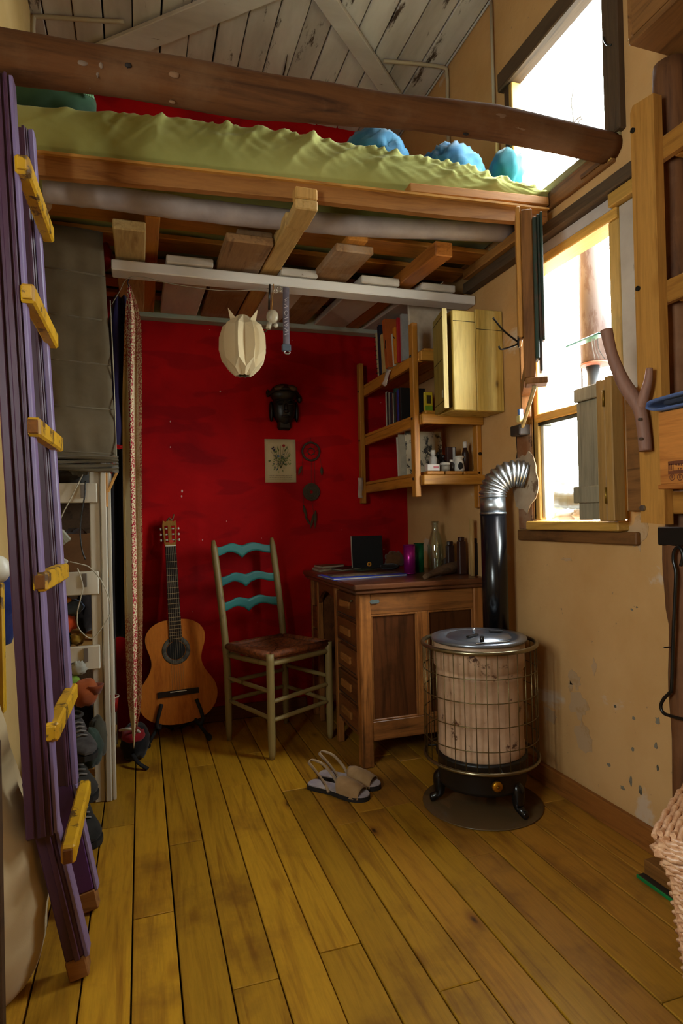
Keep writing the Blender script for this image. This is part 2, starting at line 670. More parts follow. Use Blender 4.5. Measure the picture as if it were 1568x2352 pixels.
w1 = MB().box(XR - .028, XR + .035, 1.50, 2.17, 2.755, 2.83, .004).obj('window_1', M['dkframe'], kind='structure')
MB().box(XR - .025, XR + .05, 1.515, 1.583, 2.215, 2.755, .004).obj('jamb', M['dkframeZ'], w1)
MB().box(XR + .02, XR + .05, 1.583, 1.60, 2.235, 2.755, .002).obj('stile', M['ltframeZ'], w1)
MB().box(XR - .012, XR + .035, 2.092, 2.115, 2.235, 2.755, .003).obj('stile', M['ltframeZ'], w1)
MB().box(XR - .010, XR + .03, 2.118, 2.150, 2.22, 2.77, .003).obj('jamb', M['dkframeZ'], w1)
MB().box(XR - .018, XR - .008, 2.093, 2.108, 2.50, 2.56, .002).obj('latch', M['steel'], w1)
MB().box(XR + .03, XR + .034, 1.60, 2.088, 2.235, 2.755, .0005).obj('pane', M['glass'], w1)
MB().box(XR - .012, XR + .09, 1.535, 2.125, 2.200, 2.232, .004).obj('window_sill', wood('9a8a60', '6e5c38', 'Y', .7, .3, key='sill'), w1)
q = P(1398, 100, x=XR - .026)
MB().tube(smooth_path([q + V((0, -.012, -.012)), q + V((-.008, 0, -.006)), q + V((-.014, .006, .012)), q + V((-.012, .008, .024))], 4), .0025, 6).obj('hook', M['black'], w1)
# wooden infill between the two windows
infill = MB().box(XR - .016, XR, 1.56, 2.10, 2.135, 2.20, .003).obj('trim_1', M['brownY'], kind='structure')
MB().box(XR - .022, XR - .016, 1.585, 1.70, 2.15, 2.165, .002).obj('splint', M['brownY'], infill)
MB().box(XR - .020, XR - .016, 1.56, 1.575, 2.14, 2.20, .002).obj('splint', M['ltframeZ'], infill)

w2 = MB().box(XR - .02, XR + .06, 1.545, 2.03, 1.950, 1.985, .003).obj('window_2', M['ltframe'], kind='structure')
MB().box(XR - .012, XR + .04, 1.545, 1.59, 1.005, 1.95, .003).obj('jamb', M['ltframeZ'], w2)
MB().box(XR + .0, XR + .03, 1.995, 2.03, 1.005, 1.95, .003).obj('jamb', M['ltframeZ'], w2)
MB().box(XR - .012, XR + .05, 1.59, 1.995, 1.375, 1.405, .003).obj('mullion', M['ltframe'], w2)
MB().box(XR + .0, XR + .05, 1.59, 1.995, 1.362, 1.375, .001).obj('gasket', M['black'], w2)
MB().box(XR + .03, XR + .034, 1.59, 1.995, 1.012, 1.362, .0005).obj('pane', M['glass'], w2)
MB().box(XR + .012, XR + .05, 1.978, 1.995, 1.012, 1.362, .002).obj('stile', M['white'], w2)
MB().box(XR - .045, XR + .09, 1.546, 2.026, .968, 1.000, .004).obj('window_sill', M['ltframe'], w2)
MB().box(XR - .02, XR + .0, 1.50, 2.12, .925, .966, .004).obj('apron_beam', M['brownY'], w2)
# timber header above the lower window, with a rendered strip
hd = MB().box(XR - .045, XR, 1.40, 2.46, 2.030, 2.075, .004).obj('trim_2', M['dkframe'], kind='structure')
MB().box(XR - .012, XR, 1.54, 2.05, 1.987, 2.029, .003).obj('rendered_strip', paint('b8b0aa', '7b6a58', .33, .8, 10, '8b7f74', .6), hd)
MB().box(XR - .035, XR, 1.46, 1.565, 1.985, 2.028, .003).obj('pine_offcut', M['ltframe'], hd)
# the right reveal: pale rendered strip between the window and the shelving
MB().box(XR - .012, XR, 1.44, 1.543, 1.03, 1.983, .003).obj('trim_3', paint('b3a596', '7d6d58', .3, .8, 9, '8d7f70', .6), kind='structure')
# board round the flue hole
_fp = MB().box(XR - .008, XR, 2.032, 2.125, .968, 1.375, .002)
fp = _fp.obj('trim_4', paint('7a4a25', '4a2a15', .42, .7, 11, 'b39a7e', .75), kind='structure')
_cr = MB()
pts = [(2.128, 1.36), (2.138, 1.33), (2.132, 1.28), (2.142, 1.24), (2.150, 1.19), (2.145, 1.12), (2.126, 1.10), (2.127, 1.2), (2.126, 1.3)]
_cr.prism(pts, (XR - .0005, 0, 0), (0, 1, 0), (0, 0, 1), -.003)
_cr.obj('crack', M['gapdark'], fp)
pl = MB()
rr = random.Random(4)
pp = [(2.073 + .082 * math.cos(a) * rr.uniform(.85, 1.15), 1.155 + .115 * math.sin(a) * rr.uniform(.85, 1.15)) for a in [2 * PI * i / 22 for i in range(22)]]
pl.prism(pp, (XR - .009, 0, 0), (0, 1, 0), (0, 0, 1), -.004)
pl.obj('mortar_collar', paint('b09a80', '6d5238', .4, .9, 14, '7b5f42', .7), fp)

# plaster repairs and chips on the right wall below the window
rr = random.Random(11)
wr = bpy.data.objects['wall_right']


def patch(px, py, rx, rz, mat, name, t=.0015, n=18):
    c = P(px, py, x=XR)
    poly = []
    for i in range(n):
        a = 2 * PI * i / n
        k = rr.uniform(.6, 1.2)
        poly.append((c.y + rx * k * math.cos(a), c.z + rz * k * math.sin(a)))
    MB().prism(poly, (XR, 0, 0), (0, 1, 0), (0, 0, 1), -t).obj(name, mat, wr)


mp_ = paint('b3916a', 'a98356', .42, .9, 8, 'ac8a62', .6)
for a in [(1330, 1620, .05, .05), (1340, 1690, .05, .06), (1320, 1560, .03, .035), (1365, 1532, .012, .03), (1310, 1575, .012, .022), (1262, 1640, .045, .03), (1465, 1225, .04, .05), (1300, 1285, .03, .008)]:
    patch(*a, mp_, 'plaster_patch')
mc_ = paint('7d7362', '51493a', .45, .9, 20, '625a4a', .6)
for a in [(1448, 1795, .006, .018), (1430, 1810, .012, .006), (1470, 1815, .008, .014), (1398, 1757, .008, .006), (1455, 1650, .007, .005), (1510, 1655, .01, .012), (1506, 1712, .007, .011), (1412, 1622, .006, .006), (1510, 1765, .005, .01), (1450, 1400, .006, .004), (1462, 1395, .005, .003), (1453, 1720, .006, .008)]:
    patch(*a, mc_, 'paint_chip', .001, 10)

# surface conduit along ceiling and walls
q = P(285, 50, z=ZC - .014)
r_ = P(98, 40, z=ZC - .014)
MB().tube(smooth_path([q, lerp(q, r_, .5), V((XL + .035, r_.y, ZC - .014)), V((XL + .012, r_.y, ZC - .04)), V((XL + .012, r_.y, ZC - .2)), V((XL + .012, r_.y + .01, 2.4))], 5), .009, 8).obj('conduit', paint('b6a58a', '8a785c', .25, .5, 9, '8f7f66', .5), label='painted conduit bending from the ceiling boards down the cream wall by the green pillow', cat='conduit')
q, r_ = P(880, 140, z=ZC - .014), P(1018, 155, z=ZC - .014)
MB().tube(smooth_path([q, V((XR - .05, r_.y, ZC - .014)), V((XR - .012, r_.y, ZC - .05)), V((XR - .012, r_.y, ZC - .2)), V((XR - .012, r_.y, 2.36))], 5), .009, 8).obj('conduit', paint('b6a58a', '8a785c', .25, .5, 9, '8f7f66', .5), label='painted conduit bending from the ceiling boards down the ochre wall behind the log beam', cat='conduit')
q = P(1128, 20, x=XR - .012)
MB().tube([V((XR - .012, q.y, 3.18)), V((XR - .012, q.y, 2.75))], .007, 8).obj('conduit', paint('b6a58a', '8a785c', .25, .5, 9, '8f7f66', .5), label='thin straight conduit running down the ochre wall beside the upper window', cat='conduit')
q = P(1140, 260, x=XR - .02)
MB().tube([V((XR - .02, q.y, 2.72)), V((XR - .02, q.y + .004, 2.36))], .009, 8).obj('wooden_stick', wood('d0b070', 'a8843c', 'Z', .5, 0, key='st'), label='pale wooden stick upright against the wall beside the upper window', cat='stick')

# ---------------------------------------------------------------- outdoors
gnd = MB().box(XR + .3, XR + 9, -6, 9, -.35, -.2).obj('ground', paint('6a6250', '4a4436', .4, .95, 4, '55503f', .5), kind='structure')
dy = plain('5b5348', .9, var=.2)
stone = paint('857c70', '4c463c', .3, .95, 6, '5e574c', .6)
rr = random.Random(3)
for i, (px, py, xd, s) in enumerate([(1275, 1140, 1.95, .10), (1320, 1150, 1.85, .06), (1255, 1180, 1.82, .055), (1300, 1185, 1.78, .045), (1345, 1180, 1.8, .05), (1290, 1115, 2.2, .10)]):
    c = P(px, py, x=xd)
    mb = MB().ell(c, s, s * 1.2, s * .6, 14, 9, .35, 5, i + 2)
    mb.obj('rubble_stone', stone, label='grey rubble stone heaped outside the lower window', cat='stone', group='rubble stones outside the window')
# a rubble bank that carries them
bank = MB().ell((2.25, 1.6, .35), .55, 1.3, .62, 28, 14, .25, 6, 9)
bank.obj('rubble_bank', stone, label='bank of earth and rubble rising outside the lower window', cat='bank')
tw = T('bare_twig', 'thin bare twig reaching up outside the upper window', 'twig', P(1318, 300, x=2.0))
for a in (((1322, 330), (1316, 270), (1311, 235), (1316, 205)), ((1318, 282), (1326, 272), (1334, 268)), ((1319, 295), (1330, 278), (1338, 270))):
    MB().tube([P(x_, y_, x=2.0) for x_, y_ in a], .0035, 6).obj('shoot', plain('2a2622', .8), tw)
MB().tube([P(1322, 330, x=2.0), V((P(1322, 330, x=2.0).x, P(1322, 330, x=2.0).y, .9))], .005, 6).obj('stem', plain('2a2622', .8), tw)
rust = paint('3c3835', '2e1c12', .46, .6, 16, '40281c', .6, 'Z')
# wide galvanised chimney duct, with a slimmer flue below it and an elbow at the foot
t = T('outdoor_flue', 'rusty galvanised flue pipe standing outside the lower window', 'flue', P(1372, 1180, x=1.72))
c1, c2_ = P(1366, 520, x=1.72), P(1366, 838, x=1.72)
fx, fy = c2_.x, c2_.y
MB().tube([(fx, fy, 2.16), (fx, fy, c2_.z)], .056, 24).obj('duct', rust, t)
MB().tube([(fx, fy, c2_.z + .004), (fx, fy, c2_.z - .003)], .058, 24).obj('duct_rim', plain('6b3a22', .7), t)
zz = P(1354, 1100, x=1.72).z
MB().tube([(fx, fy + .012, c2_.z + .05), (fx, fy + .012, zz + .03)], .026, 16).obj('flue_pipe', plain('22282a', .5, .3), t)
MB().tube([(fx, fy + .012, 1.50), (fx, fy + .012, 1.485)], .029, 16).obj('pipe_clamp', plain('8a5a30', .4, .6), t)
pts = smooth_path([(fx, fy + .012, zz + .03), (fx, fy + .02, zz - .03), (fx, fy + .06, zz - .075), (fx - .01, fy + .16, zz - .08), (fx - .04, fy + .30, zz - .06)], 8)
MB().tube(pts, [.036 + .004 * (i % 2) for i in range(len(pts))], 16).obj('flexible_elbow', plain('3a4042', .5, .4), t)

# ================================================================ LOFT
# the bowed log across the room
xs_ = [-.40, -.28, -.003, .312, .67, 1.01, 1.24, 1.452]
ztop = [2.130, 2.134, 2.144, 2.156, 2.173, 2.203, 2.199, 2.198]
zbot = [2.030, 2.031, 2.045, 2.050, 2.091, 2.114, 2.113, 2.109]
pts, rs = [], []
for i in range(61):
    x = lerp(-.399, 1.449, i / 60)
    zt, zbm = interp(xs_, ztop, x), interp(xs_, zbot, x)
    kk = 1.575 / 1.53
    zt, zbm = 1.03 + (zt - 1.03) * kk, 1.03 + (zbm - 1.03) * kk
    pts.append((x, 1.575, (zt + zbm) / 2))
    rs.append((zt - zbm) / 2 * 1.0)


def lumps(i, a):
    return 1 + .10 * noise.noise(V((i * .12, math.cos(a) * 1.1, math.sin(a) * 1.1))) - .06 * max(0, math.cos(4 * a)) * .8


log_ = MB().tube(pts, rs, 24, rfun=lumps, squash=((0, 0, 1), 1.0)).obj('log_beam', M['log'], label='rough bowed log beam spanning the room in front of the loft bed', cat='beam')


def onlog(px, py, rx, rz, nm, mat):
    q = P(px, py, y=1.52)
    i_ = min(range(len(pts)), key=lambda k: abs(pts[k][0] - q.x))
    dz = q.z - pts[i_][2]
    yy = 1.575 - math.sqrt(max(rs[i_] ** 2 - dz * dz, 1e-5))
    q = P(px, py, y=yy)
    MB().ell(q, rx, .004, rz, 12, 8, .35, 9, px).obj(nm, mat, log_)


chalk = plain('7a6452', .9)
for a in ((178, 168, .004, .022), (197, 175, .003, .026), (206, 182, .003, .024), (224, 160, .004, .018), (232, 150, .005, .008), (190, 145, .012, .006)):
    onlog(*a, 'plaster_drip', chalk)
for a in ((400, 172, .014, .008), (1195, 285, .024, .016), (1150, 265, .022, .008), (1050, 280, .012, .006), (625, 258, .010, .005), (395, 234, .008, .004)):
    onlog(*a, 'bare_patch', plain('7f5c3e', .9))
for a in ((295, 150, .008, .006), (868, 245, .009, .005), (985, 285, .008, .005), (620, 260, .006, .004), (1070, 308, .009, .004)):
    onlog(*a, 'knot', plain('1c0f07', .8))


def yfront(x):
    return lerp(2.0, 1.875, (x + .35) / 1.8)


platform = T('loft_bed', 'wooden loft bed platform on mixed salvaged joists under the mattress', 'loft bed', (.5, 2.6, 1.97))
# front rail, slightly crooked, with a lip along its top
RX = [70, 700, 1025, 1178, 1292]
RT = [342, 412, 449, 466, 482]
RB = [400, 458, 495, 508, 514]


def rail(name, k0, k1, dy0, th, mat):
    rows = []
    for i in range(25):
        px = lerp(40, 1292, i / 24)
        a, b = interp(RX, RT, px), interp(RX, RB, px)
        if px < 70:
            a, b = a - (70 - px) * .11, b - (70 - px) * .11
        r = []
        for k in (k0, k1):
            py = lerp(a, b, k)
            x = P(px, py, y=1.95).x
            r.append(P(px, py, y=yfront(min(x, 1.42)) - .03 + dy0))
        r[0].x = r[1].x = min((r[0].x + r[1].x) / 2, 1.405)
        rows.append(r)
    MB().sheet(rows, th, (0, 1, 0), False).obj(name, mat, platform)


rail('front_rail', .12, 1.0, 0, .026, wood('a9713a', '7c4a1e', 'X', .5, .4, key='rail'))
rail('rail_lip', 0.0, .115, -.012, .04, wood('b5803a', '7c4a1e', 'X', .5, .4, key='rail'))
sa, sb = P(935, 438, y=1.90), P(1278, 466, y=1.885)
MB().obox(sa, V((1.425, 1.885, sb.z - .012)), .05, .032, b=.003).obj('side_board', wood('a06a30', '70441a', 'X', .5, .6, key='rail'), platform)
# white cross beam and rear beam
MB().box(-.085, XR - .002, 2.42, 2.505, 1.972, 2.012, .004).obj('support_beam', M['whitebeam'], platform)
MB().box(-.05, 1.44, 3.15, YB - .001, 2.04, 2.13, .004).obj('support_beam', paint('a8a696', '6d5c48', .3, .7, 8, '6f9a80', .45, 'X'), platform)


def joist(px0, px1, py_front, pyb, mat, th, zb=2.014, yr=3.148, name='joist', front=None, zr=2.06):
    yf_ = P((px0 + px1) / 2, py_front, z=zb).y if front is None else front
    a = P(px0, py_front, y=yf_)
    b = P(px1, py_front, y=yf_)
    wdt = b.x - a.x
    xc = (a.x + b.x) / 2
    MB().obox((xc, yf_, zb + th / 2), (xc, yr, zr + th / 2), wdt, th, b=.004).obj(name, mat, platform)
    return xc, yf_, wdt


joist(258, 335, 528, 600, wood('b59a66', '8a6a38', 'Y', .8, .2, key='j'), .034)
joist(332, 368, 500, 585, M['orangeY'], .03, zb=2.052)
joist(382, 490, 600, 612, M['whiteY'], .03, front=2.405)
joist(545, 626, 545, 560, M['roughY'], .026, zb=2.046)
joist(520, 628, 558, 625, M['roughY'], .03)
xj, yj, wj = joist(656, 704, 522, 630, M['paleY'], .05)
joist(645, 730, 622, 640, M['whiteY'], .03, front=2.408)
joist(772, 858, 580, 640, M['roughY'], .03)
joist(800, 846, 552, 580, M['orangeY'], .024, zb=2.046)
joist(830, 918, 640, 655, M['whiteY'], .032, front=2.405)
joist(1000, 1040, 588, 655, wood('b06a2a', '7a4014', 'Y', .5, .3, key='j8'), .055)
joist(968, 1046, 655, 668, M['whiteY'], .03, front=2.408)
# block that ties the long joist to the rail
yk = yfront(xj)
hbm = wood('b88a48', '8a6026', 'Z', .7, .2, key='hb')
MB().box(xj - wj / 2, xj + wj / 2, yk - .075, yk - .032, 2.040, P(680, 428, y=yk - .07).z, .004).obj('hanger_block', hbm, platform)
MB().box(xj - wj / 2, xj + wj / 2, yk - .075, yj - .001, 2.006, 2.039, .004).obj('hanger_block', M['paleY'], platform)
# boards that carry the mattress
for i, (a, b) in enumerate([(2.24, 2.36), (2.44, 2.56), (2.68, 2.79), (2.90, 3.00), (3.08, 3.14)]):
    MB().box(-.37, 1.41, a, b, 2.118, 2.138, .003).obj('bed_slat', M['orange'], platform)
# wall ledger at the right end
MB().box(1.385, 1.43, 1.92, 2.42, 2.078, 2.117, .003).obj('ledger', wood('a9743a', '7c4a1e', 'Y', .5, .4, key='led'), platform)

q = P(100, 466, y=2.16)
MB().tube([q, q + V((-.05, .12, .01))], .026, 18).obj('pole_end', M['roughY'], platform)
# roll of packing foam tucked under the rail
pts = []
for px, py in ((100, 438), (250, 455), (450, 482), (660, 505), (900, 524), (1172, 534)):
    pts.append(P(px, py, y=2.10))
sp = smooth_path(pts, 8)
MB().tube(sp, [.036 + .003 * noise.noise(V((i * .4, 0, 1))) for i in range(len(sp))], 18, rfun=lambda i, a: 1 + .05 * noise.noise(V((i * .5, math.cos(a) * 2, math.sin(a) * 2)))).obj('foam_roll', paint('a3958f', '7d6c66', .3, .6, 30, '847470', .6), label='long grey roll of packing foam tucked under the loft bed rail', cat='roll')

# mattress with its green sheet
colsx = [-.385, -.3, -.1, .13, .47, .72, 1.05, 1.30, 1.42]
NX = 280
rw = random.Random(8)
RIDGE = [(rw.uniform(-.05, 1.42), rw.uniform(.04, .22), rw.uniform(.006, .014), rw.uniform(.3, 1.0), rw.uniform(.25, 1.0)) for _ in range(70)]
RIDGE += [(rw.uniform(-.35, .1), rw.uniform(.05, .2), .016, rw.uniform(.2, .4), rw.uniform(.3, .8)) for _ in range(10)]
RIDGE += [(rw.uniform(.4, 1.3), -rw.uniform(.1, .3), .010, rw.uniform(.3, .7), rw.uniform(.4, .9)) for _ in range(14)]


def mz(x):
    yf_ = yfront(x)
    k = yf_ / 2.0
    top = interp([-.39, -.32, .126, .465, .711, 1.045, 1.45], [2.262, 2.276, 2.318, 2.338, 2.335, 2.325, 2.275], x)
    top = 1.03 + (top - 1.03) * k
    bot = 2.150 + .018 * max(0, min(1, (x - .4) / .9))
    return top, bot


rows = []
for i in range(NX + 1):
    x = lerp(-.385, 1.425, i / NX)
    zt, zb_ = mz(x)
    yf_ = yfront(x)
    h = zt - zb_
    row = []
    sec = []
    for j in range(21):      # front face from bottom up
        t = j / 20
        sec.append((yf_ + .012 * (2 * t - 1) ** 2 - .012, zb_ + h * t * .92, t, 1.0))
    for j in range(1, 5):    # rounded top edge
        a = PI / 2 * j / 5
        sec.append((yf_ + .035 * (1 - math.cos(a)), zb_ + h * .92 + h * .08 * math.sin(a), 1, 1 - j / 6))
    for j in range(8):
        t = j / 7
        sec.append((lerp(yf_ + .05, 3.19, t), zt - .01 * t, 1, .25 if j < 3 else 0.1))
    sec.append((3.20, zb_, 0, 0))
    for y_, z_, t, wgt in sec:
        # diagonal pull wrinkles, stronger away from the left end
        gain = .25 + .75 * max(0, min(1, (x + .1) / .5))
        u = x * 34 - t * 6.0 + 4.5 * noise.noise(V((x * 3.2, t * 1.6, 0)))
        wr1 = (1 - abs(math.sin(u * .5))) ** 2
        wr2 = noise.noise(V((x * 30 + t * 6, t * 3.2, 4)))
        rg = 0
        for x0_, slp, wd_, am_, ln_ in RIDGE:
            dt = 1 - t
            if dt < ln_:
                q_ = (x - (x0_ - slp * dt * (1 + .4 * dt))) / wd_
                if abs(q_) < 3:
                    rg += am_ * math.exp(-q_ * q_) * (1 - dt / ln_)
        rg *= wgt * (1 if wgt > .3 else 0)
        amp = .012 * gain * math.sin(min(1, t * 1.15) * PI * .62) * wgt
        row.append(V((x, y_ - amp * (wr1 * 1.3 + .5 * wr2) - .0085 * rg, z_ + amp * .6 * (wr1 - .3) * (1 if t > .8 else 0) + (.004 * rg if t > .9 else 0))))
    rows.append(row)
mat_ = MB()
R, C = len(rows), len(rows[0])
A = [p for r in rows for p in r]
fs = []
for i in range(R - 1):
    for j in range(C):
        j2 = (j + 1) % C
        fs.append((i * C + j, i * C + j2, (i + 1) * C + j2, (i + 1) * C + j))
mat_.add(A, fs, True)
mat_.add(rows[0], [tuple(range(C))])
mat_.add(rows[-1], [tuple(range(C))])
M['sheet'] = cloth('a8a660', '8f8f4c', fr=3)
mt = mat_.obj('mattress', M['sheet'], label='mattress under a wrinkled olive green sheet on the loft bed', cat='mattress')
rows = []
for i in range(60):
    x = lerp(.12, 1.36, i / 59)
    y_ = yfront(x) + .06
    dz = .045 + .02 * noise.noise(V((x * 4, 0, 0)))
    rows.append([V((x, y_ + .006 * math.sin(x * 40) * t, 2.15 - dz * t * min(1, (i + 2) / 14))) for t in (0, .33, .66, 1)])
MB().sheet(rows, .002, (0, 1, 0)).obj('sheet_hem', M['sheet'], mt)

# bedding
cpl = P(105, 215, y=2.10)
zc_ = P(105, 186, y=2.10).z - .058
pil = MB().ell((cpl.x, 2.10, zc_), .150, .10, .06, 30, 16, .10, 7, 3).obj('pillow', cloth('3c5a40', '2a4230', fr=5), label='dark green pillow with pale green streaks at the end of the mattress', cat='pillow')
cpl = V((cpl.x, 2.10, zc_))
for i in range(6):
    th = .55 - i * .11
    pts = []
    for k in range(7):
        ph = lerp(.85, -.35, k / 6)
        cx_, r_ = .150 * math.sin(.98 - .05 * i), math.cos(.98 - .05 * i)
        pts.append(cpl + V((cx_ * 1.03 + .010 * k * .25, -.10 * 1.06 * r_ * math.cos(ph) * 1.05 - .004, .06 * r_ * 1.15 * math.sin(ph) + .002)))
    MB().tube(pts, .0030, 6).obj('stripe', cloth('7fae86'), pil)


blue = cloth('34708a', '184a74', fr=10)
for px, py, yc, rx, ry, lab, sd_ in ((860, 291, 2.085, .13, .11, 'crumpled blue quilt heap beside the red wall on the mattress', 2), (1036, 325, 2.06, .135, .11, 'rounded blue quilt bundle on the mattress below the upper window', 5)):
    b0 = P(px, py, y=yc)
    zb0 = mz(b0.x)[0] + .004
    MB().ell((b0.x, yc, zb0 + .012), rx, ry, (b0.z - zb0) * .82, 44, 30, .15, 7, sd_, flat=.010, ridge=True).obj('blue_quilt', blue, label=lab, cat='quilt')
b2 = P(1168, 350, y=2.01)
zb0 = mz(b2.x)[0]
hh_ = (b2.z - zb0) / 2
MB().ell((min(b2.x, 1.345), 2.01, zb0 + hh_ + .003), .062, .07, max(hh_, .03), 24, 14, .22, 8, 7).obj('teal_cushion', cloth('1f6a70', '134c58', fr=8), label='small teal cushion beside the blue quilt by the upper window', cat='cushion')

# ================================================================ LEFT SIDE
# ladder: two purple stringers, yellow rungs
UY = (0, 1, 0)
lad = T('loft_ladder', 'purple painted wooden ladder with chunky yellow rungs leaning up to the log beam', 'ladder', (-.16, 1.67, 0))


def lbar(name, mat, a, b, y, w_, d_, dx=0.0, dy=0.0):
    """bar between two pixel points in the plane at depth y; w_ along X, d_ along Y"""
    p, q = P(*a, y=y), P(*b, y=y)
    o = V((dx, dy, 0))
    return MB().obox(p + o, q + o, w_, d_, UY, .003).obj(name, mat, lad)


# near stringer: upper board with mouldings, right-hand strip in the lit purple
na, nb_ = (-4, 300), (94, 1918)
pa, pb = P(*na, y=1.50), P(*nb_, y=1.50)
up1 = pa + (pa - pb) * ((2.012 - pa.z) / (pa - pb).z)
for nm, mt_, w_, d_, dx, dy in (('stringer', M['purple'], .054, .040, 0, 0), ('moulding', M['purple'], .016, .008, -.016, -.0245), ('moulding', M['purple'], .012, .008, .008, -.0245), ('moulding', M['purple_lit'], .010, .040, .0325, .002), ('moulding', M['purple'], .006, .010, .0235, -.0205)):
    MB().obox(up1 + V((dx, dy, 0)), pb + V((dx, dy, .006 if nm == 'moulding' else 0)), w_, d_, UY, .003).obj(nm, mt_, lad)
# near stringer: lower splice standing on the floor
f0 = P(185, 2238, z=.0)
f0.z = .004
t0 = P(112, 1935, y=1.545)
t0 = t0 + (t0 - f0) * .5
ft = lerp(f0, t0, .10)
MB().obox(ft, t0, .040, .046, UY, .003).obj('stringer', M['purple'], lad)
MB().obox(f0, ft, .043, .049, UY, .003).obj('stringer_foot', M['endgrain'], lad)
MB().obox(ft + V((.026, 0, 0)), t0 + V((.026, 0, 0)), .010, .046, UY, .003).obj('moulding', M['purple_lit'], lad)
MB().obox(ft + V((.006, -.027, 0)), t0 + V((.006, -.027, 0)), .012, .006, UY, .002).obj('moulding', M['purple'], lad)
# far stringer
fa, fb_ = P(45, 300, y=1.80), P(146, 1800, y=1.80)
for nm, mt_, w_, d_, dx, dy in (('stringer', M['purple'], .042, .040, 0, 0), ('moulding', M['purple_lit'], .014, .040, .029, .002), ('moulding', M['purple'], .008, .008, .012, -.0245)):
    MB().obox(fa + V((dx, dy, 0)), fb_ + V((dx, dy, 0)), w_, d_, UY, .003).obj(nm, mt_, lad)
g0 = P(208, 2090, z=0)
g0.z = .004
t1 = P(150, 1815, y=1.845)
t1 = t1 + (t1 - g0) * .3
gt_ = lerp(g0, t1, .12)
MB().obox(gt_, t1, .044, .045, UY, .003).obj('stringer', paint('5a2f78', '5a3b2a', .27, .45, 10, '41243a', .5, 'Z'), lad)
MB().obox(g0, gt_, .047, .048, UY, .003).obj('stringer_foot', M['endgrain'], lad)
MB().obox(gt_ + V((.027, 0, 0)), t1 + V((.027, 0, 0)), .008, .045, UY, .003).obj('moulding', M['purple_lit'], lad)
for i, (px, py) in enumerate([(50, 375), (62, 672), (76, 980), (92, 1337), (118, 1683), (156, 1965)]):
    q = P(px, py, y=1.475)
    z, xr = q.z, q.x
    rr = random.Random(i)
    r = MB().obox((xr, 1.475, z), (xr + .006, 1.835, z + rr.uniform(-.006, .006)), .030, .042, b=.005).obj('rung', M['yellow'], lad)
    MB().obox((xr, 1.467, z), (xr, 1.4745, z), .020, .030, b=.003).obj('peg_end', wood('7a4a1c', '4a2a10', 'Y', .8, 0, key='pe') if i in (2, 3, 5) else M['yellow'], r)

# canvas sack leaning behind the ladder
pts, rs = [], []
for z, r_, dx in ((.0, .135, -.005), (.05, .18, 0), (.18, .195, 0), (.33, .175, -.01), (.47, .145, -.02), (.6, .135, -.035), (.72, .12, -.05), (.86, .09, -.06), (.93, .055, -.06)):
    pts.append((-.412 + dx, 1.58, z + .004))
    rs.append(r_)
pts = smooth_path(pts, 5)
rs2 = [interp([p for p in range(0, 9)], rs, i / 5) for i in range(len(pts))]
MB().tube(pts, rs2, 28, rfun=lambda i, a: 1 + .03 * noise.noise(V((i * .35, math.cos(a) * 1.5, math.sin(a) * 1.5))) + .012 * math.sin(i * 1.9 + 2 * math.cos(a))).obj('canvas_sack', cloth('c0ab84', 'b09a72', fr=3), label='plump beige canvas sack standing on the floor behind the purple ladder', cat='sack')

# dark door edge, yellow board and white knob close to the left
MB().box(-.30, -.262, 1.30, 1.335, 0, .62, .003).obj('dark_post', M['dark'], label='short dark brown wooden post beside the canvas sack', cat='post')
q0 = P(0, 1340, y=1.62)
yb_ = MB().box(-.41, P(8, 1500, y=1.85).x, 1.85, 1.88, P(2, 1640, y=1.85).z, P(2, 1340, y=1.85).z, .003).obj('yellow_board', M['yellow'], label='short yellow painted board hanging behind the ladder above the sack', cat='board')
q1 = P(0, 1308, y=1.66)
MB().ell((q1.x - .006, 1.66, q1.z), .030, .03, .034, 20, 12).obj('door_knob', plain('d8d2c0', .35), label='round white knob behind the purple ladder beside the cream wall', cat='knob')
q2 = P(15, 1400, y=1.93)
MB().ell(q2 + V((-.03, 0, 0)), .06, .05, .10, 20, 14, .3, 9, 5).obj('blue_cloth', cloth('1c2c6a', '0c1440', fr=12), label='dark blue cloth bundle hanging behind the purple ladder', cat='cloth')

# white open shelf built from old frames
ws = T('white_shelf', 'worn white painted open shelf packed with clothes beside the ladder', 'shelf', (-.25, 2.75, 0))
def zpx(px, py, y=2.45):
    return P(px, py, y=y).z


MB().box(-.178, -.142, 2.45, 2.485, 0, 1.26, .003).obj('post', M['white'], ws)
MB().box(-.140, -.118, 2.44, 2.475, 0.0, 1.26, .004).obj('post_strip', M['white'], ws)
MB().box(-.116, -.104, 2.448, 2.475, .0, 1.26, .004).obj('post_strip', M['white'], ws)
MB().box(-.395, -.36, 2.45, 2.485, 0, 1.26, .003).obj('post', M['white'], ws)
MB().box(-.165, -.125, 3.02, 3.055, 0, 1.26, .003).obj('post', M['white'], ws)
MB().box(-.395, -.36, 3.02, 3.055, 0, 1.26, .003).obj('post', M['white'], ws)
MB().box(-.398, -.12, 3.057, 3.066, .0, 1.26, .001).obj('back_panel', M['dark'], ws)  # added dark board, darkens the gaps where the red wall would show
levels = []
for a, b in ((1110, 1155), (1312, 1365), (1482, 1536)):
    zt, zb_ = zpx(200, a), zpx(200, b)
    levels.append(zt)
    MB().box(-.36, -.150, 2.428, 2.449, zb_, zt, .003).obj('cross_rail', M['white'], ws)
    MB().box(-.39, -.12, 2.487, 3.018, zt - .035, zt - .015, .002).obj('shelf_board', M['pineY'], ws)
levels.append(.12)
MB().box(-.39, -.12, 2.487, 3.018, .085, .105, .002).obj('shelf_board', M['pineY'], ws)
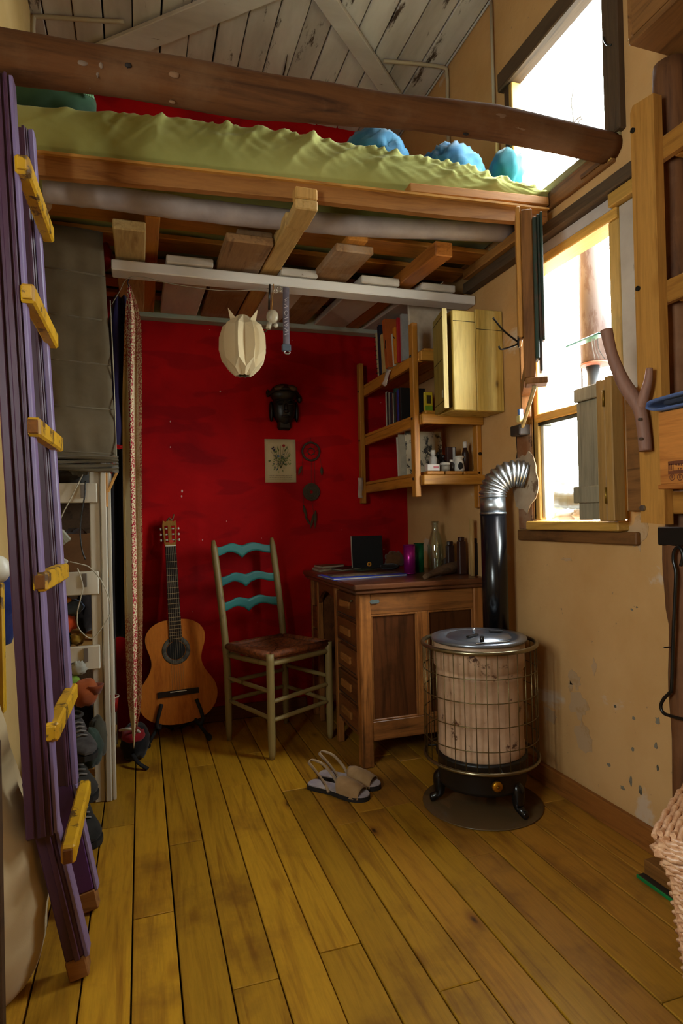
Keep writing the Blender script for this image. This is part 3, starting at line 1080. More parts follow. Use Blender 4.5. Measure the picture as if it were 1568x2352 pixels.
for i, zl in enumerate(levels[:3]):
    MB().box(-.205, -.190, 2.420, 2.4275, zl - .055, zl - .006, .001).obj('bracket', plain('6d6258', .6), ws)

# what lies on the white shelf
def blob(name, c, r, mat, label, cat, amp=.3, seed=1, fr=8, group=None, flat=None):
    return MB().ell(c, *r, 20, 13, amp, fr, seed, flat=flat).obj(name, mat, label=label, cat=cat, group=group)


z0, z1, z2, z3 = [l - .015 for l in levels]
z3 = .105
# top: grey garments
blob('grey_garment', (-.26, 2.58, z0 + .055), (.09, .085, .055), cloth('4a4640', '322f2b', fr=10), 'bundled dark grey garment on the top board of the white shelf', 'garment', .35, 2)
MB().ell((-.215, 2.50, z0 + .075), .04, .012, .03, 14, 9, .3, 7, 3).obj('checked_cloth', cloth('8a8a86', '5c5c5a', fr=40), label='small grey checked cloth in front of the dark garment on the white shelf', cat='cloth')
# second: cardboard box, power strip
bx = T('cardboard_box', 'open brown cardboard box on the second board of the white shelf', 'box', (-.25, 2.66, z1))
cb = plain('6a4520', .85)
zb1 = z1 + .002
MB().box(-.33, -.185, 2.575, 2.578, zb1, zb1 + .15, .0005).obj('front_panel', cb, bx)
MB().box(-.33, -.185, 2.745, 2.748, zb1, zb1 + .15, .0005).obj('back_panel', cb, bx)
MB().box(-.333, -.330, 2.575, 2.748, zb1, zb1 + .15, .0005).obj('side_panel', cb, bx)
MB().box(-.185, -.182, 2.575, 2.748, zb1, zb1 + .15, .0005).obj('side_panel', cb, bx)
MB().box(-.33, -.185, 2.578, 2.745, zb1, zb1 + .003, .0005).obj('base_panel', cb, bx)
blob('brown_cloth', (-.255, 2.66, zb1 + .115), (.066, .075, .055), cloth('4a2d1c', '2a180f', fr=14), 'dark brown cloth stuffed into the cardboard box', 'cloth', .25, 6)
q = P(135, 1240, y=2.40)
ps = T('power_strip', 'pale grey plastic power adapter dangling in front of the cardboard box', 'adapter', q)
ax = V((.8, 0, .6)).normalized()
MB().fbox(q, ax * .034, V((0, .012, 0)), V((-.6, 0, .8)) * .024, .004).obj('case', plain('9a9a88', .4), ps)
for k in (-1, 0, 1):
    MB().fbox(q + ax * .014 * k + V((0, -.0125, 0)), ax * .002, V((0, .001, 0)), V((-.6, 0, .8)) * .022, .0004).obj('rib', plain('84846f', .4), ps)
cabm = plain('b0a894', .45)
MB().tube(smooth_path([P(190, 1090, y=2.415), P(165, 1140, y=2.41), P(140, 1190, y=2.40), q + V((0, 0, .025))], 6), .0022, 6).obj('cord', cabm, ps)
qa = P(143, 1287, y=2.40)
pg = T('plug', 'small white plug lying askew above the second rail of the white shelf', 'plug', qa)
MB().obox(qa + V((-.016, 0, .010)), qa + V((.016, 0, -.010)), .016, .018, b=.004).obj('body', plain('b8b4a6', .35), pg)
MB().obox(qa + V((-.030, 0, .018)), qa + V((-.016, 0, .010)), .012, .012, b=.002).obj('socket', plain('c8c4b6', .35), pg)
pts = [P(x, y, y=2.405) for x, y in ((160, 1290), (185, 1296), (205, 1303), (230, 1330), (250, 1375), (252, 1410), (235, 1440), (212, 1466), (190, 1455), (178, 1435), (178, 1405), (185, 1375), (190, 1345), (178, 1305))]
MB().tube(smooth_path(pts, 5), .0022, 6).obj('charger_cable', cabm, label='thin pale charger cable looping in front of the white shelf post', cat='cable')
pts = [P(x, y, y=2.412) for x, y in ((196, 1105), (194, 1140), (188, 1175), (184, 1220), (188, 1262), (196, 1285))]
MB().tube(smooth_path(pts, 5), .003, 6).obj('black_cable', M['black'], label='black cable hanging straight in front of the cardboard box', cat='cable')
# third: toys and caps
z = z2 + .002
blob('peaked_cap', P(165, 1395, y=2.52), (.042, .035, .030), cloth('5a6a80', '30405c', fr=20), 'grey blue cap with an orange peak on the third board of the white shelf', 'cap', .2, 3)
bc = bpy.data.objects['peaked_cap']
MB().ell(P(150, 1378, y=2.49), .022, .012, .012, 14, 8, .1, 6, 2).obj('peak', cloth('b0701e'), bc)
blob('orange_bag', P(152, 1432, y=2.50), (.036, .03, .034), cloth('c4481a', '8f2a0c', fr=12), 'crumpled bright orange pouch under the grey blue cap', 'pouch', .3, 8)
blob('teal_cloth', P(150, 1470, y=2.50), (.022, .03, .036), cloth('17606a', '0e4048', fr=12), 'teal cloth hanging below the orange pouch', 'cloth', .25, 4)
blob('yellow_cloth', P(178, 1467, y=2.49), (.026, .026, .022), cloth('a8862a', '7b5c18', fr=12), 'yellow cloth scrap between the teal cloth and the white rail', 'cloth', .35, 9)
blob('dark_garment', P(195, 1405, y=2.60), (.04, .05, .08), cloth('241a18', '120c0c', fr=12), 'dark garment at the back of the third board of the white shelf', 'garment', .3, 12)
blob('brown_toy', P(162, 1505, y=2.47), (.028, .02, .026), cloth('7a5a34', '4f3820', fr=16), 'brown felt toy in front of the lowest white rail', 'toy', .2, 14)
# below the lowest rail
blob('white_cloth', P(180, 1535, y=2.42), (.026, .018, .026), cloth('b7b4a4', '8d8a80', fr=14), 'white cloth scrap draped over the lowest white rail', 'cloth', .4, 4)
blob('grey_cloth', P(163, 1530, y=2.44), (.03, .015, .022), cloth('50545a', '3a3c42', fr=14), 'grey cloth scrap draped over the lowest white rail', 'cloth', .4, 5)
blob('lime_cloth', P(165, 1563, y=2.42), (.026, .018, .018), cloth('7fa038', '56782a', fr=14), 'lime green cloth scrap under the white scrap on the shelf', 'cloth', .3, 6)
hat = T('clay_hat', 'orange brown felt hat with a turned rim hanging from the white shelf', 'hat', P(205, 1600, y=2.42))
MB().ell(P(195, 1590, y=2.415), .045, .035, .050, 22, 14, .18, 5, 3).obj('crown', cloth('a4552a', '7a3a1a', fr=8), hat)
c = P(218, 1580, y=2.41)
MB().lathe([(.018, -.02), (.028, .0), (.031, .012), (.028, .012), (.02, 0)], c, 20).obj('rim', cloth('8f4420', '6a3016', fr=8), hat)
blob('black_bag', P(190, 1645, y=2.52), (.05, .05, .055), cloth('141416', '08080a', fr=9), 'soft black bag on the shelf under the orange brown hat', 'bag', .2, 3)
# shoes stacked in front of the shelf
def boot(name, heel, toe, h, mat, label, w_=.042, sole='1a1714', group=None):
    heel, toe = V(heel), V(toe)
    d = toe - heel
    L = d.length
    f = d.normalized()
    sd = f.cross(V((0, 0, 1))).normalized()
    up = sd.cross(f)
    t = T(name, label, 'shoe', heel, group)
    sec = [(0, .62, .55), (.06, .8, .9), (.18, .85, 1.0), (.32, .8, .95), (.48, .85, .62), (.65, 1.0, .45), (.82, .95, .38), (.94, .7, .28), (1, .3, .15)]
    vs_, fs = [], []
    n = 12
    for u, ww, hh in sec:
        for k in range(n):
            a = 2 * PI * k / n
            x_ = math.cos(a) * w_ * ww
            y_ = max(math.sin(a), -.25) * h * hh * .5 + h * hh * .42
            vs_.append(heel + f * L * u + sd * x_ + up * y_)
    for i in range(len(sec) - 1):
        for k in range(n):
            fs.append((i * n + k, i * n + (k + 1) % n, (i + 1) * n + (k + 1) % n, (i + 1) * n + k))
    mb = MB()
    mb.add(vs_, fs, True)
    mb.add(vs_[:n], [tuple(range(n))])
    mb.add(vs_[-n:], [tuple(range(n))])
    mb.obj('upper', mat, t)
    so = []
    for u, ww, hh in sec:
        so.append((u * L, w_ * ww * 1.06))
    poly = [(a, b) for a, b in so] + [(a, -b) for a, b in reversed(so)]
    MB().prism(poly, heel - up * .018, f, -sd, .018).obj('sole', plain(sole, .8), t)
    MB().tube(ring(heel + f * L * .2 + up * h * .93, w_ * .62, 16, f * 1.2, sd), .006, 8, closed=True).obj('collar', plain('2a2622', .9), t)
    for k in range(4):
        p = heel + f * L * (.42 + .075 * k) + up * h * (.74 - .10 * k)
        MB().tube([p - sd * w_ * .42, p + up * .006, p + sd * w_ * .42], .003, 6).obj('lace', plain('77706a', .8), t)
    return t


boot('hiking_boot', (-.235, 2.32, .022), (-.165, 2.10, .022), .105, cloth('2c2a26', '191817', fr=16), 'dark grey hiking shoe on the floor behind the ladder foot', .046)
boot('hiking_boot', (-.255, 2.36, .155), (-.175, 2.14, .15), .10, cloth('38332c', '1f1c19', fr=16), 'dark brown hiking shoe stacked over the grey one behind the ladder', .046)
boot('trainer', (-.25, 2.38, .285), (-.175, 2.18, .27), .09, cloth('4a4644', '26201f', fr=30), 'grey running shoe with a red lining topmost of the shoe stack', .042)
blob('green_bag', P(205, 1720, y=2.30), (.042, .04, .07), cloth('35443a', '222c26', fr=8), 'dark green cloth bag lying on the stacked shoes', 'bag', .25, 21)
blob('olive_bag', P(222, 1695, y=2.36), (.035, .04, .075), cloth('4a4838', '34322a', fr=9), 'olive cloth bag behind the dark green bag by the white post', 'bag', .25, 23)

# roman blind that closes the wardrobe
rows = []
NU, NVv = 16, 60
for j in range(NVv + 1):
    t = j / NVv
    pL, pR = V((-.395, 2.40, 2.116)), V((-.113, 2.42, 2.106))
    qL, qR = V((-.395, 2.40, 1.262)), V((-.078, 2.42, 1.252))
    l_, r_ = lerp(pL, qL, t), lerp(pR, qR, t)
    row = []
    fold = (t * 5.2) % 1.0
    for i in range(NU + 1):
        u = i / NU
        p = lerp(l_, r_, u)
        bulge = -.012 * math.sin(fold * PI) - .006 * noise.noise(V((u * 5, t * 9, 2))) - .004 * math.sin(u * 26 + t * 4) * fold
        row.append(p + V((0, bulge, .003 * noise.noise(V((u * 3, t * 5, 7))))))
    rows.append(row)
M['blind'] = cloth('6a5e4a', '544936', fr=5)
bl = MB().sheet(rows, .003, (0, 1, 0)).obj('roman_blind', M['blind'], label='grey brown roman blind hanging over the wardrobe beside the patterned cloth', cat='blind')
for k in range(1, 6):
    t = k / 5.2
    l_, r_ = lerp(V((-.395, 2.40, 2.116)), V((-.395, 2.40, 1.262)), t), lerp(V((-.113, 2.42, 2.106)), V((-.078, 2.42, 1.252)), t)
    MB().tube([l_ + V((0, -.002, 0)), r_ + V((0, -.002, 0))], .0028, 6).obj('seam', M['blind'], bl)
for k in range(4):
    z = 1.222 + k * .013
    rows = []
    for i in range(14):
        u = i / 13
        x = lerp(-.395, -.072, u)
        y = 2.392 - .006 * k + .004 * math.sin(u * 9 + k)
        rows.append([V((x, y, z + .004 * math.sin(u * 5 + k * 2))), V((x, y - .02, z + .005 + .003 * math.sin(u * 7 + k))), V((x, y + .02, z + .014))])
    MB().sheet(rows, .004, (0, 0, -1)).obj('gathered_fold', M['blind'], bl)
MB().tube([P(253, 690, y=2.41), P(262, 880, y=2.41), P(268, 1060, y=2.41)], .0018, 6).obj('draw_cord', plain('b8b098', .6), bl)
MB().tube(ring(P(262, 1058, y=2.372), .016, 16, (.4, 0, 0), (0, 0, 1)), .0014, 6, closed=True).obj('tie', plain('b5551e', .6), bl)

# forked wooden peg on the shelf post
pk = T('wooden_peg', 'small forked wooden peg fixed to the side of the white shelf post', 'peg', P(246, 1160, y=2.46))
b_, t_, t2 = P(244, 1165, y=2.45), P(243, 1085, y=2.45), P(268, 1085, y=2.45)
md = P(248, 1130, y=2.45)
MB().obox(b_, t_, .012, .016, UY, .003).obj('shaft', M['pineZ'], pk)
MB().obox(md, t2, .010, .012, UY, .003).obj('prong', M['pineZ'], pk)

# patterned cloth hanging in folds
tx = NT('block_printed_cloth')
_v = tx.coord((1, 1, 1), False)
_w = tx.n('ShaderNodeTexVoronoi')
_w.inputs['Scale'].default_value = 150
tx.l(_v, _w.inputs['Vector'])
_p = tx.ramp(_w.outputs['Distance'], [(.50, 1.0), (.56, 0.0)])
_s = tx.n('ShaderNodeSeparateXYZ')
tx.l(_v, _s.inputs[0])
_mr = tx.n('ShaderNodeMapRange')
_mr.inputs['From Min'].default_value = -.035
_mr.inputs['From Max'].default_value = .035
tx.l(_s.outputs[0], _mr.inputs[0])
_band = tx.ramp(_mr.outputs[0], [(.30, 0.0), (.34, 1.0), (.56, 1.0), (.60, .25), (.84, .3), (.88, .9)])
_mz = tx.n('ShaderNodeMapRange')
_mz.inputs['From Max'].default_value = 1.8
tx.l(_s.outputs[2], _mz.inputs[0])
_zb = tx.ramp(_mz.outputs[0], [(.07, 0.0), (.09, .8), (.27, .8), (.30, 0.0), (.80, 0.0), (.86, .8)])
_band = tx.mix(1.0, _band, _zb, 'LIGHTEN')
_c = tx.mix(tx.mix(1.0, _p, _band, 'MULTIPLY'), lin('d6c8a0'), lin('a01830'))
M['printed'] = tx.out(_c, .9, spec=.2)
NZ = 90
keys_y = [650, 700, 740, 800, 900, 1000, 1200, 1400, 1500, 1600, 1640, 1690]
kl = [294, 289, 286, 284, 281, 281, 283, 286, 289, 292, 297, 304]
kr = [297, 316, 324, 326, 326, 326, 327, 328, 327, 325, 321, 311]
rows = []
for j in range(NZ + 1):
    py = lerp(652, 1690, j / NZ)
    a, b = P(interp(keys_y, kl, py), py, y=2.56), P(interp(keys_y, kr, py), py, y=2.56)
    wdt = (b - a).length
    row = []
    for i in range(25):
        u = i / 24
        zig = .35 * min(wdt, .07) * (math.asin(math.sin(u * 3.0 * PI + .5 + .25 * math.sin(j * .07))) / (PI / 2))
        p = lerp(a, b, u)
        dz = 0
        if j > 80:
            dz = -.05 * max(0, math.sin(u * PI * 1.3)) * (j - 80) / 10
        row.append(V((p.x, 2.56 + zig + .004 * noise.noise(V((u * 4, j * .1, 1))), p.z + dz)))
    rows.append(row)
hc = MB().sheet(rows, .003, (0, 1, 0)).obj('patterned_cloth', M['printed'], label='long cream cloth with red block print hanging in folds beside the guitar', cat='cloth')
MB().tube([P(297, 640, y=2.50), P(293, 648, y=2.53), P(296, 660, y=2.56)], .002, 6).obj('hanging_loop', plain('2a2440', .8), hc)
MB().tube(smooth_path([P(256, 700, y=2.47), P(275, 668, y=2.45), P(292, 640, y=2.415), P(330, 636, y=2.415), P(400, 653, y=2.415), P(520, 668, y=2.415), P(620, 662, y=2.415)], 6), .0018, 6).obj('string', plain('8a7a66', .8), label='thin string strung along the white beam above the patterned cloth', cat='string')
# dark garments behind it
def drape(name, x0, x1, z0_, z1_, y_, mat, label, seed):
    rows = []
    for j in range(24):
        t = j / 23
        row = []
        for i in range(14):
            u = i / 13
            wv = .5 + .5 * min(1, t * 5)
            x = (x0 + x1) / 2 + (u - .5) * (x1 - x0) * wv
            row.append(V((x, y_ + .018 * math.sin(u * 12 + seed) + .01 * noise.noise(V((u * 3, t * 4, seed))), lerp(z1_, z0_, t))))
        rows.append(row)
    return MB().sheet(rows, .004, (0, 1, 0)).obj(name, mat, label=label, cat='garment')


drape('purple_garment', -.115, -.005, 1.35, 1.965, 2.68, cloth('2a2148', '1b1430', fr=8), 'dark purple garment hanging behind the patterned cloth', 2)
drape('black_garment', -.115, -.02, .55, 1.34, 2.74, cloth('160e10', '0a0607', fr=8), 'long black garment hanging below the purple one behind the patterned cloth', 5)
q = P(243, 590, y=2.50)
blob('red_green_bag', (q.x, 2.50, q.z), (.024, .04, .05), cloth('a01418', '5c0a10', fr=6), 'red cloth bag tucked between the roman blind and the loft joists', 'bag', .25, 17)
# red cup and bag on the floor behind the shelf
rc = T('red_cup', 'red plastic cup with a pale rim on the floor stack behind the white post', 'cup', P(256, 1620, y=2.9))
c = P(254, 1600, y=2.9)
MB().lathe([(.026, -.065), (.034, .0), (.031, .0), (.023, -.06)], c, 22).obj('body', plain('9a1a16', .4), rc)
MB().tube(ring(c, .034, 22), .003, 8, closed=True).obj('rim', plain('c9bfa8', .4), rc)
bg_ = T('red_black_bag', 'red and black bag with a pale strap on the floor beside the guitar stand', 'bag', (-.06, 2.80, 0))
qb = P(272, 1690, z=.09)
MB().ell((-.040, 2.86, .075), .062, .10, .075, 22, 14, .15, 6, 3, flat=.073).obj('body', cloth('141214', '0a090a', fr=8), bg_)
MB().ell((-.045, 2.82, .115), .05, .07, .03, 20, 10, .12, 6, 5).obj('lid', cloth('96151c', '6a0c12', fr=8), bg_)
MB().tube(smooth_path([(-.10, 2.80, .145), (-.07, 2.76, .16), (-.03, 2.77, .145), (-.01, 2.80, .11)], 6), .006, 8).obj('strap', cloth('b0a898'), bg_)
MB().tube(smooth_path([(-.05, 2.76, .05), (-.03, 2.72, .03), (-.005, 2.70, .014), (.01, 2.69, .008)], 6), .010, 8, squash=((0, 0, 1), .5)).obj('buckle_strap', plain('0e0d0d', .7), bg_)

# ================================================================ GUITAR ON ITS STAND
gB, gT = V((.160, 3.015, .072)), V((.135, 3.155, 1.045))
gv = (gT - gB).normalized()
gn = V((0, -1, 0)) - gv * V((0, -1, 0)).dot(gv)
gn = (gn.normalized() + V((.05, 0, 0))).normalized()
gn = (gn - gv * gn.dot(gv)).normalized()
gu = gv.cross(gn).normalized()          # to the viewer's right
if gu.x < 0:
    gu = -gu


def GP(u, v_, w_=0):
    return gB + gu * u + gv * v_ + gn * w_


gt = T('acoustic_guitar', 'worn nylon string acoustic guitar leaning on a floor stand by the red wall', 'guitar', gB)
hw = [(0, .0), (.004, .05), (.015, .095), (.035, .135), (.07, .168), (.12, .184), (.165, .178), (.20, .160), (.235, .135), (.27, .119), (.30, .116), (.33, .122), (.365, .134), (.40, .140), (.43, .134), (.46, .112), (.48, .078), (.488, .045), (.490, 0)]
hs = smooth_path([(a, b, 0) for a, b in hw], 3)
hs = [(p.x, max(p.y, 0)) for p in hs]
outline = [(b, a) for a, b in hs] + [(-b, a) for a, b in reversed(hs[1:-1])]
top_m = wood('c26f22', 'a4551a', 'Z', .7, 0, key='gtop', lo=1, hi=1)
top_m.node_tree.nodes['Principled BSDF'].inputs['Specular IOR Level'].default_value = .1
top_m.node_tree.nodes['Principled BSDF'].inputs['Coat Weight'].default_value = .5
top_m.node_tree.nodes['Principled BSDF'].inputs['Coat Roughness'].default_value = .06
side_m = wood('6a3318', '43200f', 'Z', .35, 0, key='gside', coat=.3, lo=1, hi=1)
dkw = wood('20140e', '120b08', 'Z', .45, 0, key='gdk', lo=1, hi=1)


def gprism(poly, w0, th, smooth=False):
    mb = MB()
    o = GP(0, 0, w0)
    n = gu.cross(gv).normalized()
    t = th if n.dot(gn) > 0 else -th
    return mb.prism(poly, o, gu, gv, t, smooth)


gprism(outline, -.088, .084, True).obj('body', side_m, gt)
tp = gprism(outline, -.004, .004).obj('soundboard', top_m, gt)
sh_c = (0, .343)
circ = lambda r, n=32: [(sh_c[0] + r * math.cos(2 * PI * i / n), sh_c[1] + r * math.sin(2 * PI * i / n)) for i in range(n)]
gprism(circ(.0435), .0003, .0012).obj('sound_hole', plain('0c0705', .9), tp)
for r_, hx in ((.066, '4a4338'), (.060, '6b6250'), (.052, '3c362c')):
    pass
MB().tube(ring(GP(0, .343, .0008), .056, 40, gu, gv), .0105, 8, closed=True, squash=(tuple(gn), .12)).obj('rosette', paint('5a5446', '2c2820', .45, .5, 60, '3a352a', .6), tp)
gprism([(-.095, .132), (.095, .132), (.095, .158), (-.095, .158)], 0, .008).obj('bridge', dkw, gt)
gprism([(-.038, .150), (.038, .150), (.038, .154), (-.038, .154)], .008, .003).obj('saddle', plain('d8d0bc', .4), gt)
gprism([(-.030, .385), (.030, .385), (.0255, .845), (-.0255, .845)], 0.0, .006).obj('fingerboard', dkw, gt)
gprism([(-.027, .47), (.027, .47), (.0245, .845), (-.0245, .845)], -.022, .021).obj('neck', side_m, gt)
sl = .65
for k in range(1, 20):
    v_ = .845 - sl * (1 - 2 ** (-k / 12.0)) * (.69 / .65)
    if v_ < .39:
        break
    hwid = lerp(.0255, .030, (.845 - v_) / .46)
    gprism([(-hwid, v_ - .0009), (hwid, v_ - .0009), (hwid, v_ + .0009), (-hwid, v_ + .0009)], .006, .0012).obj('fret', plain('c8b890', .3, 1.0), gt)
gprism([(-.0255, .845), (.0255, .845), (.0255, .851), (-.0255, .851)], .0, .008).obj('nut', plain('dcd4bc', .4), gt)
# slotted head: two side cheeks, a spine and the tip
hd_m = wood('9a6a26', '6e4412', 'Z', .4, 0, key='ghd', lo=1, hi=1)
hmb = MB()
for poly in ([(-.026, .851), (.026, .851), (.029, .866), (-.029, .866)], [(-.034, .948), (.034, .948), (.030, .975), (.018, .967), (.008, .979), (0, .972), (-.008, .979), (-.018, .967), (-.030, .975)],
             [(-.029, .866), (-.022, .866), (-.025, .948), (-.034, .948)], [(.022, .866), (.029, .866), (.034, .948), (.025, .948)], [(-.008, .866), (.008, .866), (.008, .948), (-.008, .948)]):
    o = GP(0, 0, -.016)
    n = gu.cross(gv).normalized()
    hmb.prism(poly, o, gu, gv, .015 if n.dot(gn) > 0 else -.015)
hmb.obj('headstock', hd_m, gt)
for sgn in (-1, 1):
    for k in range(3):
        v_ = .878 + k * .028
        MB().tube([GP(sgn * .009, v_, -.008), GP(sgn * .023, v_, -.008)], .004, 8).obj('string_roller', plain('d8d2be', .4), gt)
        kb = MB().tube([GP(sgn * .031, v_, -.008), GP(sgn * .040, v_, -.010)], .002, 8).obj('tuner_shaft', M['steel'], gt)
        MB().ell(GP(sgn * .043, v_, -.012), .005, .006, .007, 10, 8).obj('tuner_button', plain('d6cfb8', .35), kb)
gprism([(.004 + .011 * math.cos(a), .868 + .010 * math.sin(a)) for a in [2 * PI * i / 14 for i in range(14)]], -.001, .0015).obj('red_sticker', plain('c43016', .5), gt)
for i in range(6):
    u0, u1 = -.0275 + i * .011, -.021 + i * .0084
    MB().tube([GP(u0, .152, .011), GP(u1, .848, .0085)], .0005, 5).obj('string', plain('b8aa88', .3), gt)
MB().tube(smooth_path([GP(-.01, .972, -.004), GP(.0, .985, .006), GP(.012, .975, .0), GP(.02, .99, -.004), GP(.024, 1.005, -.006)], 4), .004, 8).obj('ribbon', plain('6a4a2a', .8), gt)

st = T('guitar_stand', 'black folding floor stand holding the acoustic guitar', 'stand', (.15, 2.98, 0))
bk = M['blackm']
for s_ in (-1, 1):
    foot = V((.150 + s_ * .137, 2.955, .014))
    k1 = V((.150 + s_ * .080, 3.03, .085))
    MB().tube([foot, k1], .0085, 10).obj('leg', bk, st)
    MB().tube([foot - V((0, .012, 0)), foot + V((0, .014, 0))], .0135, 12).obj('rubber_foot', bk, st)
    cr = V((.158 + s_ * .092, 2.990, .070))
    a_ = GP(s_ * .095 , .012, .012)
    MB().tube(smooth_path([k1, cr, GP(s_ * .105, .02, .016), GP(s_ * .080, .105, .014)], 5), .0085, 10).obj('cradle_arm', bk, st)
    MB().tube([k1, V((.150 + s_ * .02, 3.14, .014))], .008, 10).obj('rear_leg', bk, st)
MB().tube([(.07, 3.03, .085), (.23, 3.03, .085)], .008, 10).obj('crossbar', bk, st)

# ================================================================ LADDER-BACK CHAIR
A0, B0, D0 = V((.377, 2.918, 0)), V((.517, 2.613, 0)), V((.826, 2.768, 0))
C0 = V((.680, 3.055, 0))
back = (A0 - B0).normalized()
ch = T('ladder_back_chair', 'ladder-back wooden chair with turquoise slats and a woven rush seat', 'chair', (.6, 2.84, 0))
chw = paint('8f7a48', '5e4828', .36, .5, 14, '6d5a30', .5, 'Z')
ins = (A0 + B0 + C0 + D0) / 4
At, Ct = A0 + back * .085 + V((-.012, 0, .935)), C0 + back * .07 + V((-.012, 0, .935))


def post(p0, p1, bend=0):
    mid = lerp(p0, p1, .47) - back * bend
    path = smooth_path([p0, mid, p1], 8)
    N = len(path)
    rs = [interp([0, .06, .2, .9, .985, 1], [.010, .014, .0165, .0165, .015, .008], i / (N - 1)) for i in range(N)]
    return MB().tube(path, rs, 14)


post(A0, At, .035).obj('rear_post', chw, ch)
post(C0, Ct, .035).obj('rear_post', chw, ch)
MB().tube(smooth_path([B0, B0 + V((0, 0, .2)), B0 + V((0, 0, .452))], 6), [interp([0, .08, .3, 1], [.010, .0145, .017, .017], i / 12) for i in range(13)], 14).obj('front_leg', chw, ch)
MB().tube(smooth_path([D0, D0 + V((0, 0, .2)), D0 + V((0, 0, .452))], 6), [interp([0, .08, .3, 1], [.010, .0145, .017, .017], i / 12) for i in range(13)], 14).obj('front_leg', chw, ch)


def rearat(P0, P1, z):
    t = z / P1.z
    mid = lerp(P0, P1, .47) - back * .035
    path = smooth_path([P0, mid, P1], 24)
    return min(path, key=lambda p: abs(p.z - z))


def rung(a, b, r=.0095):
    MB().tube([a, lerp(a, b, .08), lerp(a, b, .5), lerp(a, b, .92), b], [r * .7, r, r * 1.1, r, r * .7], 10).obj('rung', chw, ch)


for z in (.30, .185):
    rung(rearat(A0, At, z), B0 + V((0, 0, z - .01)))
    rung(D0 + V((0, 0, z - .01)), rearat(C0, Ct, z))
for z in (.235, .155):
    rung(B0 + V((0, 0, z + .01)), D0 + V((0, 0, z + .02)))
    rung(rearat(A0, At, z + .04), rearat(C0, Ct, z + .04))
for z in (.408,):
    for a, b in ((rearat(A0, At, z), B0 + V((0, 0, z))), (B0 + V((0, 0, z)), D0 + V((0, 0, z))), (D0 + V((0, 0, z)), rearat(C0, Ct, z)), (rearat(A0, At, z), rearat(C0, Ct, z))):
        rung(a, b, .011)
# slats with cupid's bow outline
slat_m = paint('2f776f', '24524a', .34, .5, 9, '235a60', .6)
for zc in (.872, .742, .610):
    a, b = rearat(A0, At, zc), rearat(C0, Ct, zc)
    L = (b - a).length
    u = (b - a).normalized()
    up_ = V((0, 0, 1))
    N = 28
    topc, botc = [], []
    for i in range(N + 1):
        t = i / N
        s_ = abs(2 * t - 1)
        tz = .019 + .017 * math.exp(-((s_ - .36) / .28) ** 2) + .003 * math.exp(-(s_ / .06) ** 2) * 0
        bz = -.024 + .018 * math.exp(-((s_ - .44) / .30) ** 2) - .016 * math.exp(-(s_ / .09) ** 2)
        topc.append((t * L, tz))
        botc.append((t * L, bz))
    bow = lambda q: q
    rows = []
    for (x1, zt), (x2, zb_) in zip(topc, botc):
        t = x1 / L
        o = a + u * x1 + back * .022 * math.sin(PI * t)
        rows.append([o + up_ * lerp(zb_, zt, k / 4) for k in range(5)])
    MB().sheet(rows, .009, tuple(back)).obj('slat', slat_m, ch)
# rush seat in four wedges
seat = MB()
zc = .445
corn = [B0 + V((0, 0, zc)), D0 + V((0, 0, zc)), rearat(C0, Ct, zc), rearat(A0, At, zc)]
cen = sum(corn, V((0, 0, 0))) / 4
ex = [cen + (c - cen) * 1.0 for c in corn]
rush = NT('rush_seat')
_v = rush.coord((1, 1, 1), False)
_g = rush.noise(_v, 60, 4, .6)
_c = rush.ramp(_g, [(.3, lin('4a2412')), (.6, lin('8a4a22')), (.8, lin('a9683a'))])
M['rush'] = rush.out(_c, .6)
for k in range(4):
    a, b = ex[k], ex[(k + 1) % 4]
    NS = 11
    for i in range(NS):
        t0, t1 = i / NS, (i + 1) / NS
        m0 = (t0 + t1) / 2
        p0, p1 = lerp(a, cen, m0), lerp(b, cen, m0)
        wst = (lerp((a + b) / 2, cen, t1) - lerp((a + b) / 2, cen, t0)).length
        dip = -.012 * math.sin(m0 * PI / 2)
        nrm = (lerp((a + b) / 2, cen, t1) - lerp((a + b) / 2, cen, t0)).normalized()
        pa, pb = p0 + V((0, 0, dip)), p1 + V((0, 0, dip))
        seat.tube([pa, lerp(pa, pb, .5) + V((0, 0, -.002)), pb], wst * .52, 6, cap=False, squash=((0, 0, 1), .55))
    mid_ = (a + b) / 2
    outw = (mid_ - cen).normalized()
    seat.tube([a - outw * .004, mid_ + V((0, 0, .0)), b - outw * .004], .017, 10, squash=((0, 0, 1), .9))
seat.prism([((c - cen).x * .96, (c - cen).y * .96) for c in corn], cen + V((0, 0, -.026)), (1, 0, 0), (0, 1, 0), .016)
seat.obj('seat', M['rush'], ch)

# ================================================================ DESK
dk = T('writing_desk', 'old dark stained wooden writing desk with panelled side and drawers', 'desk', (1.13, 2.76, 0))
dm = wood('9c6230', '3c1f0e', 'X', .38, .2, key='dk', coat=.3, stain='1c0e06')
dmZ = wood('a86a34', '4a270f', 'Z', .38, .2, key='dk', coat=.3, stain='2c160a')
dmP = wood('5a3218', '241208', 'Z', .35, .2, key='dkp', coat=.2, stain='180c06')
dmY = wood('6e3e1c', '351a0b', 'Y', .4, .2, key='dk', coat=.15, stain='241208')
dx0, dx1, dy0, dy1 = .845, 1.425, 2.375, 3.12
tpp = MB()
tpp.box(.812, 1.435, 2.343, 3.165, .732, .756, .007)
tpp.box(.822, 1.43, 2.353, 3.155, .716, .731, .004)
dtop = tpp.obj('desk_top', wood('6a3d22', '2c160c', 'X', .3, .1, key='dt', coat=.35, stain='3a2418'), dk)
for x, y in ((dx0, dy0), (dx1 - .05, dy0)):
    MB().box(x, x + .05, y, y + .05, 0, .715, .004).obj('corner_post', dmZ, dk)
MB().box(dx0 + .05, dx1 - .05, dy0 + .006, dy0 + .03, .625, .712, .003).obj('top_rail', dm, dk)
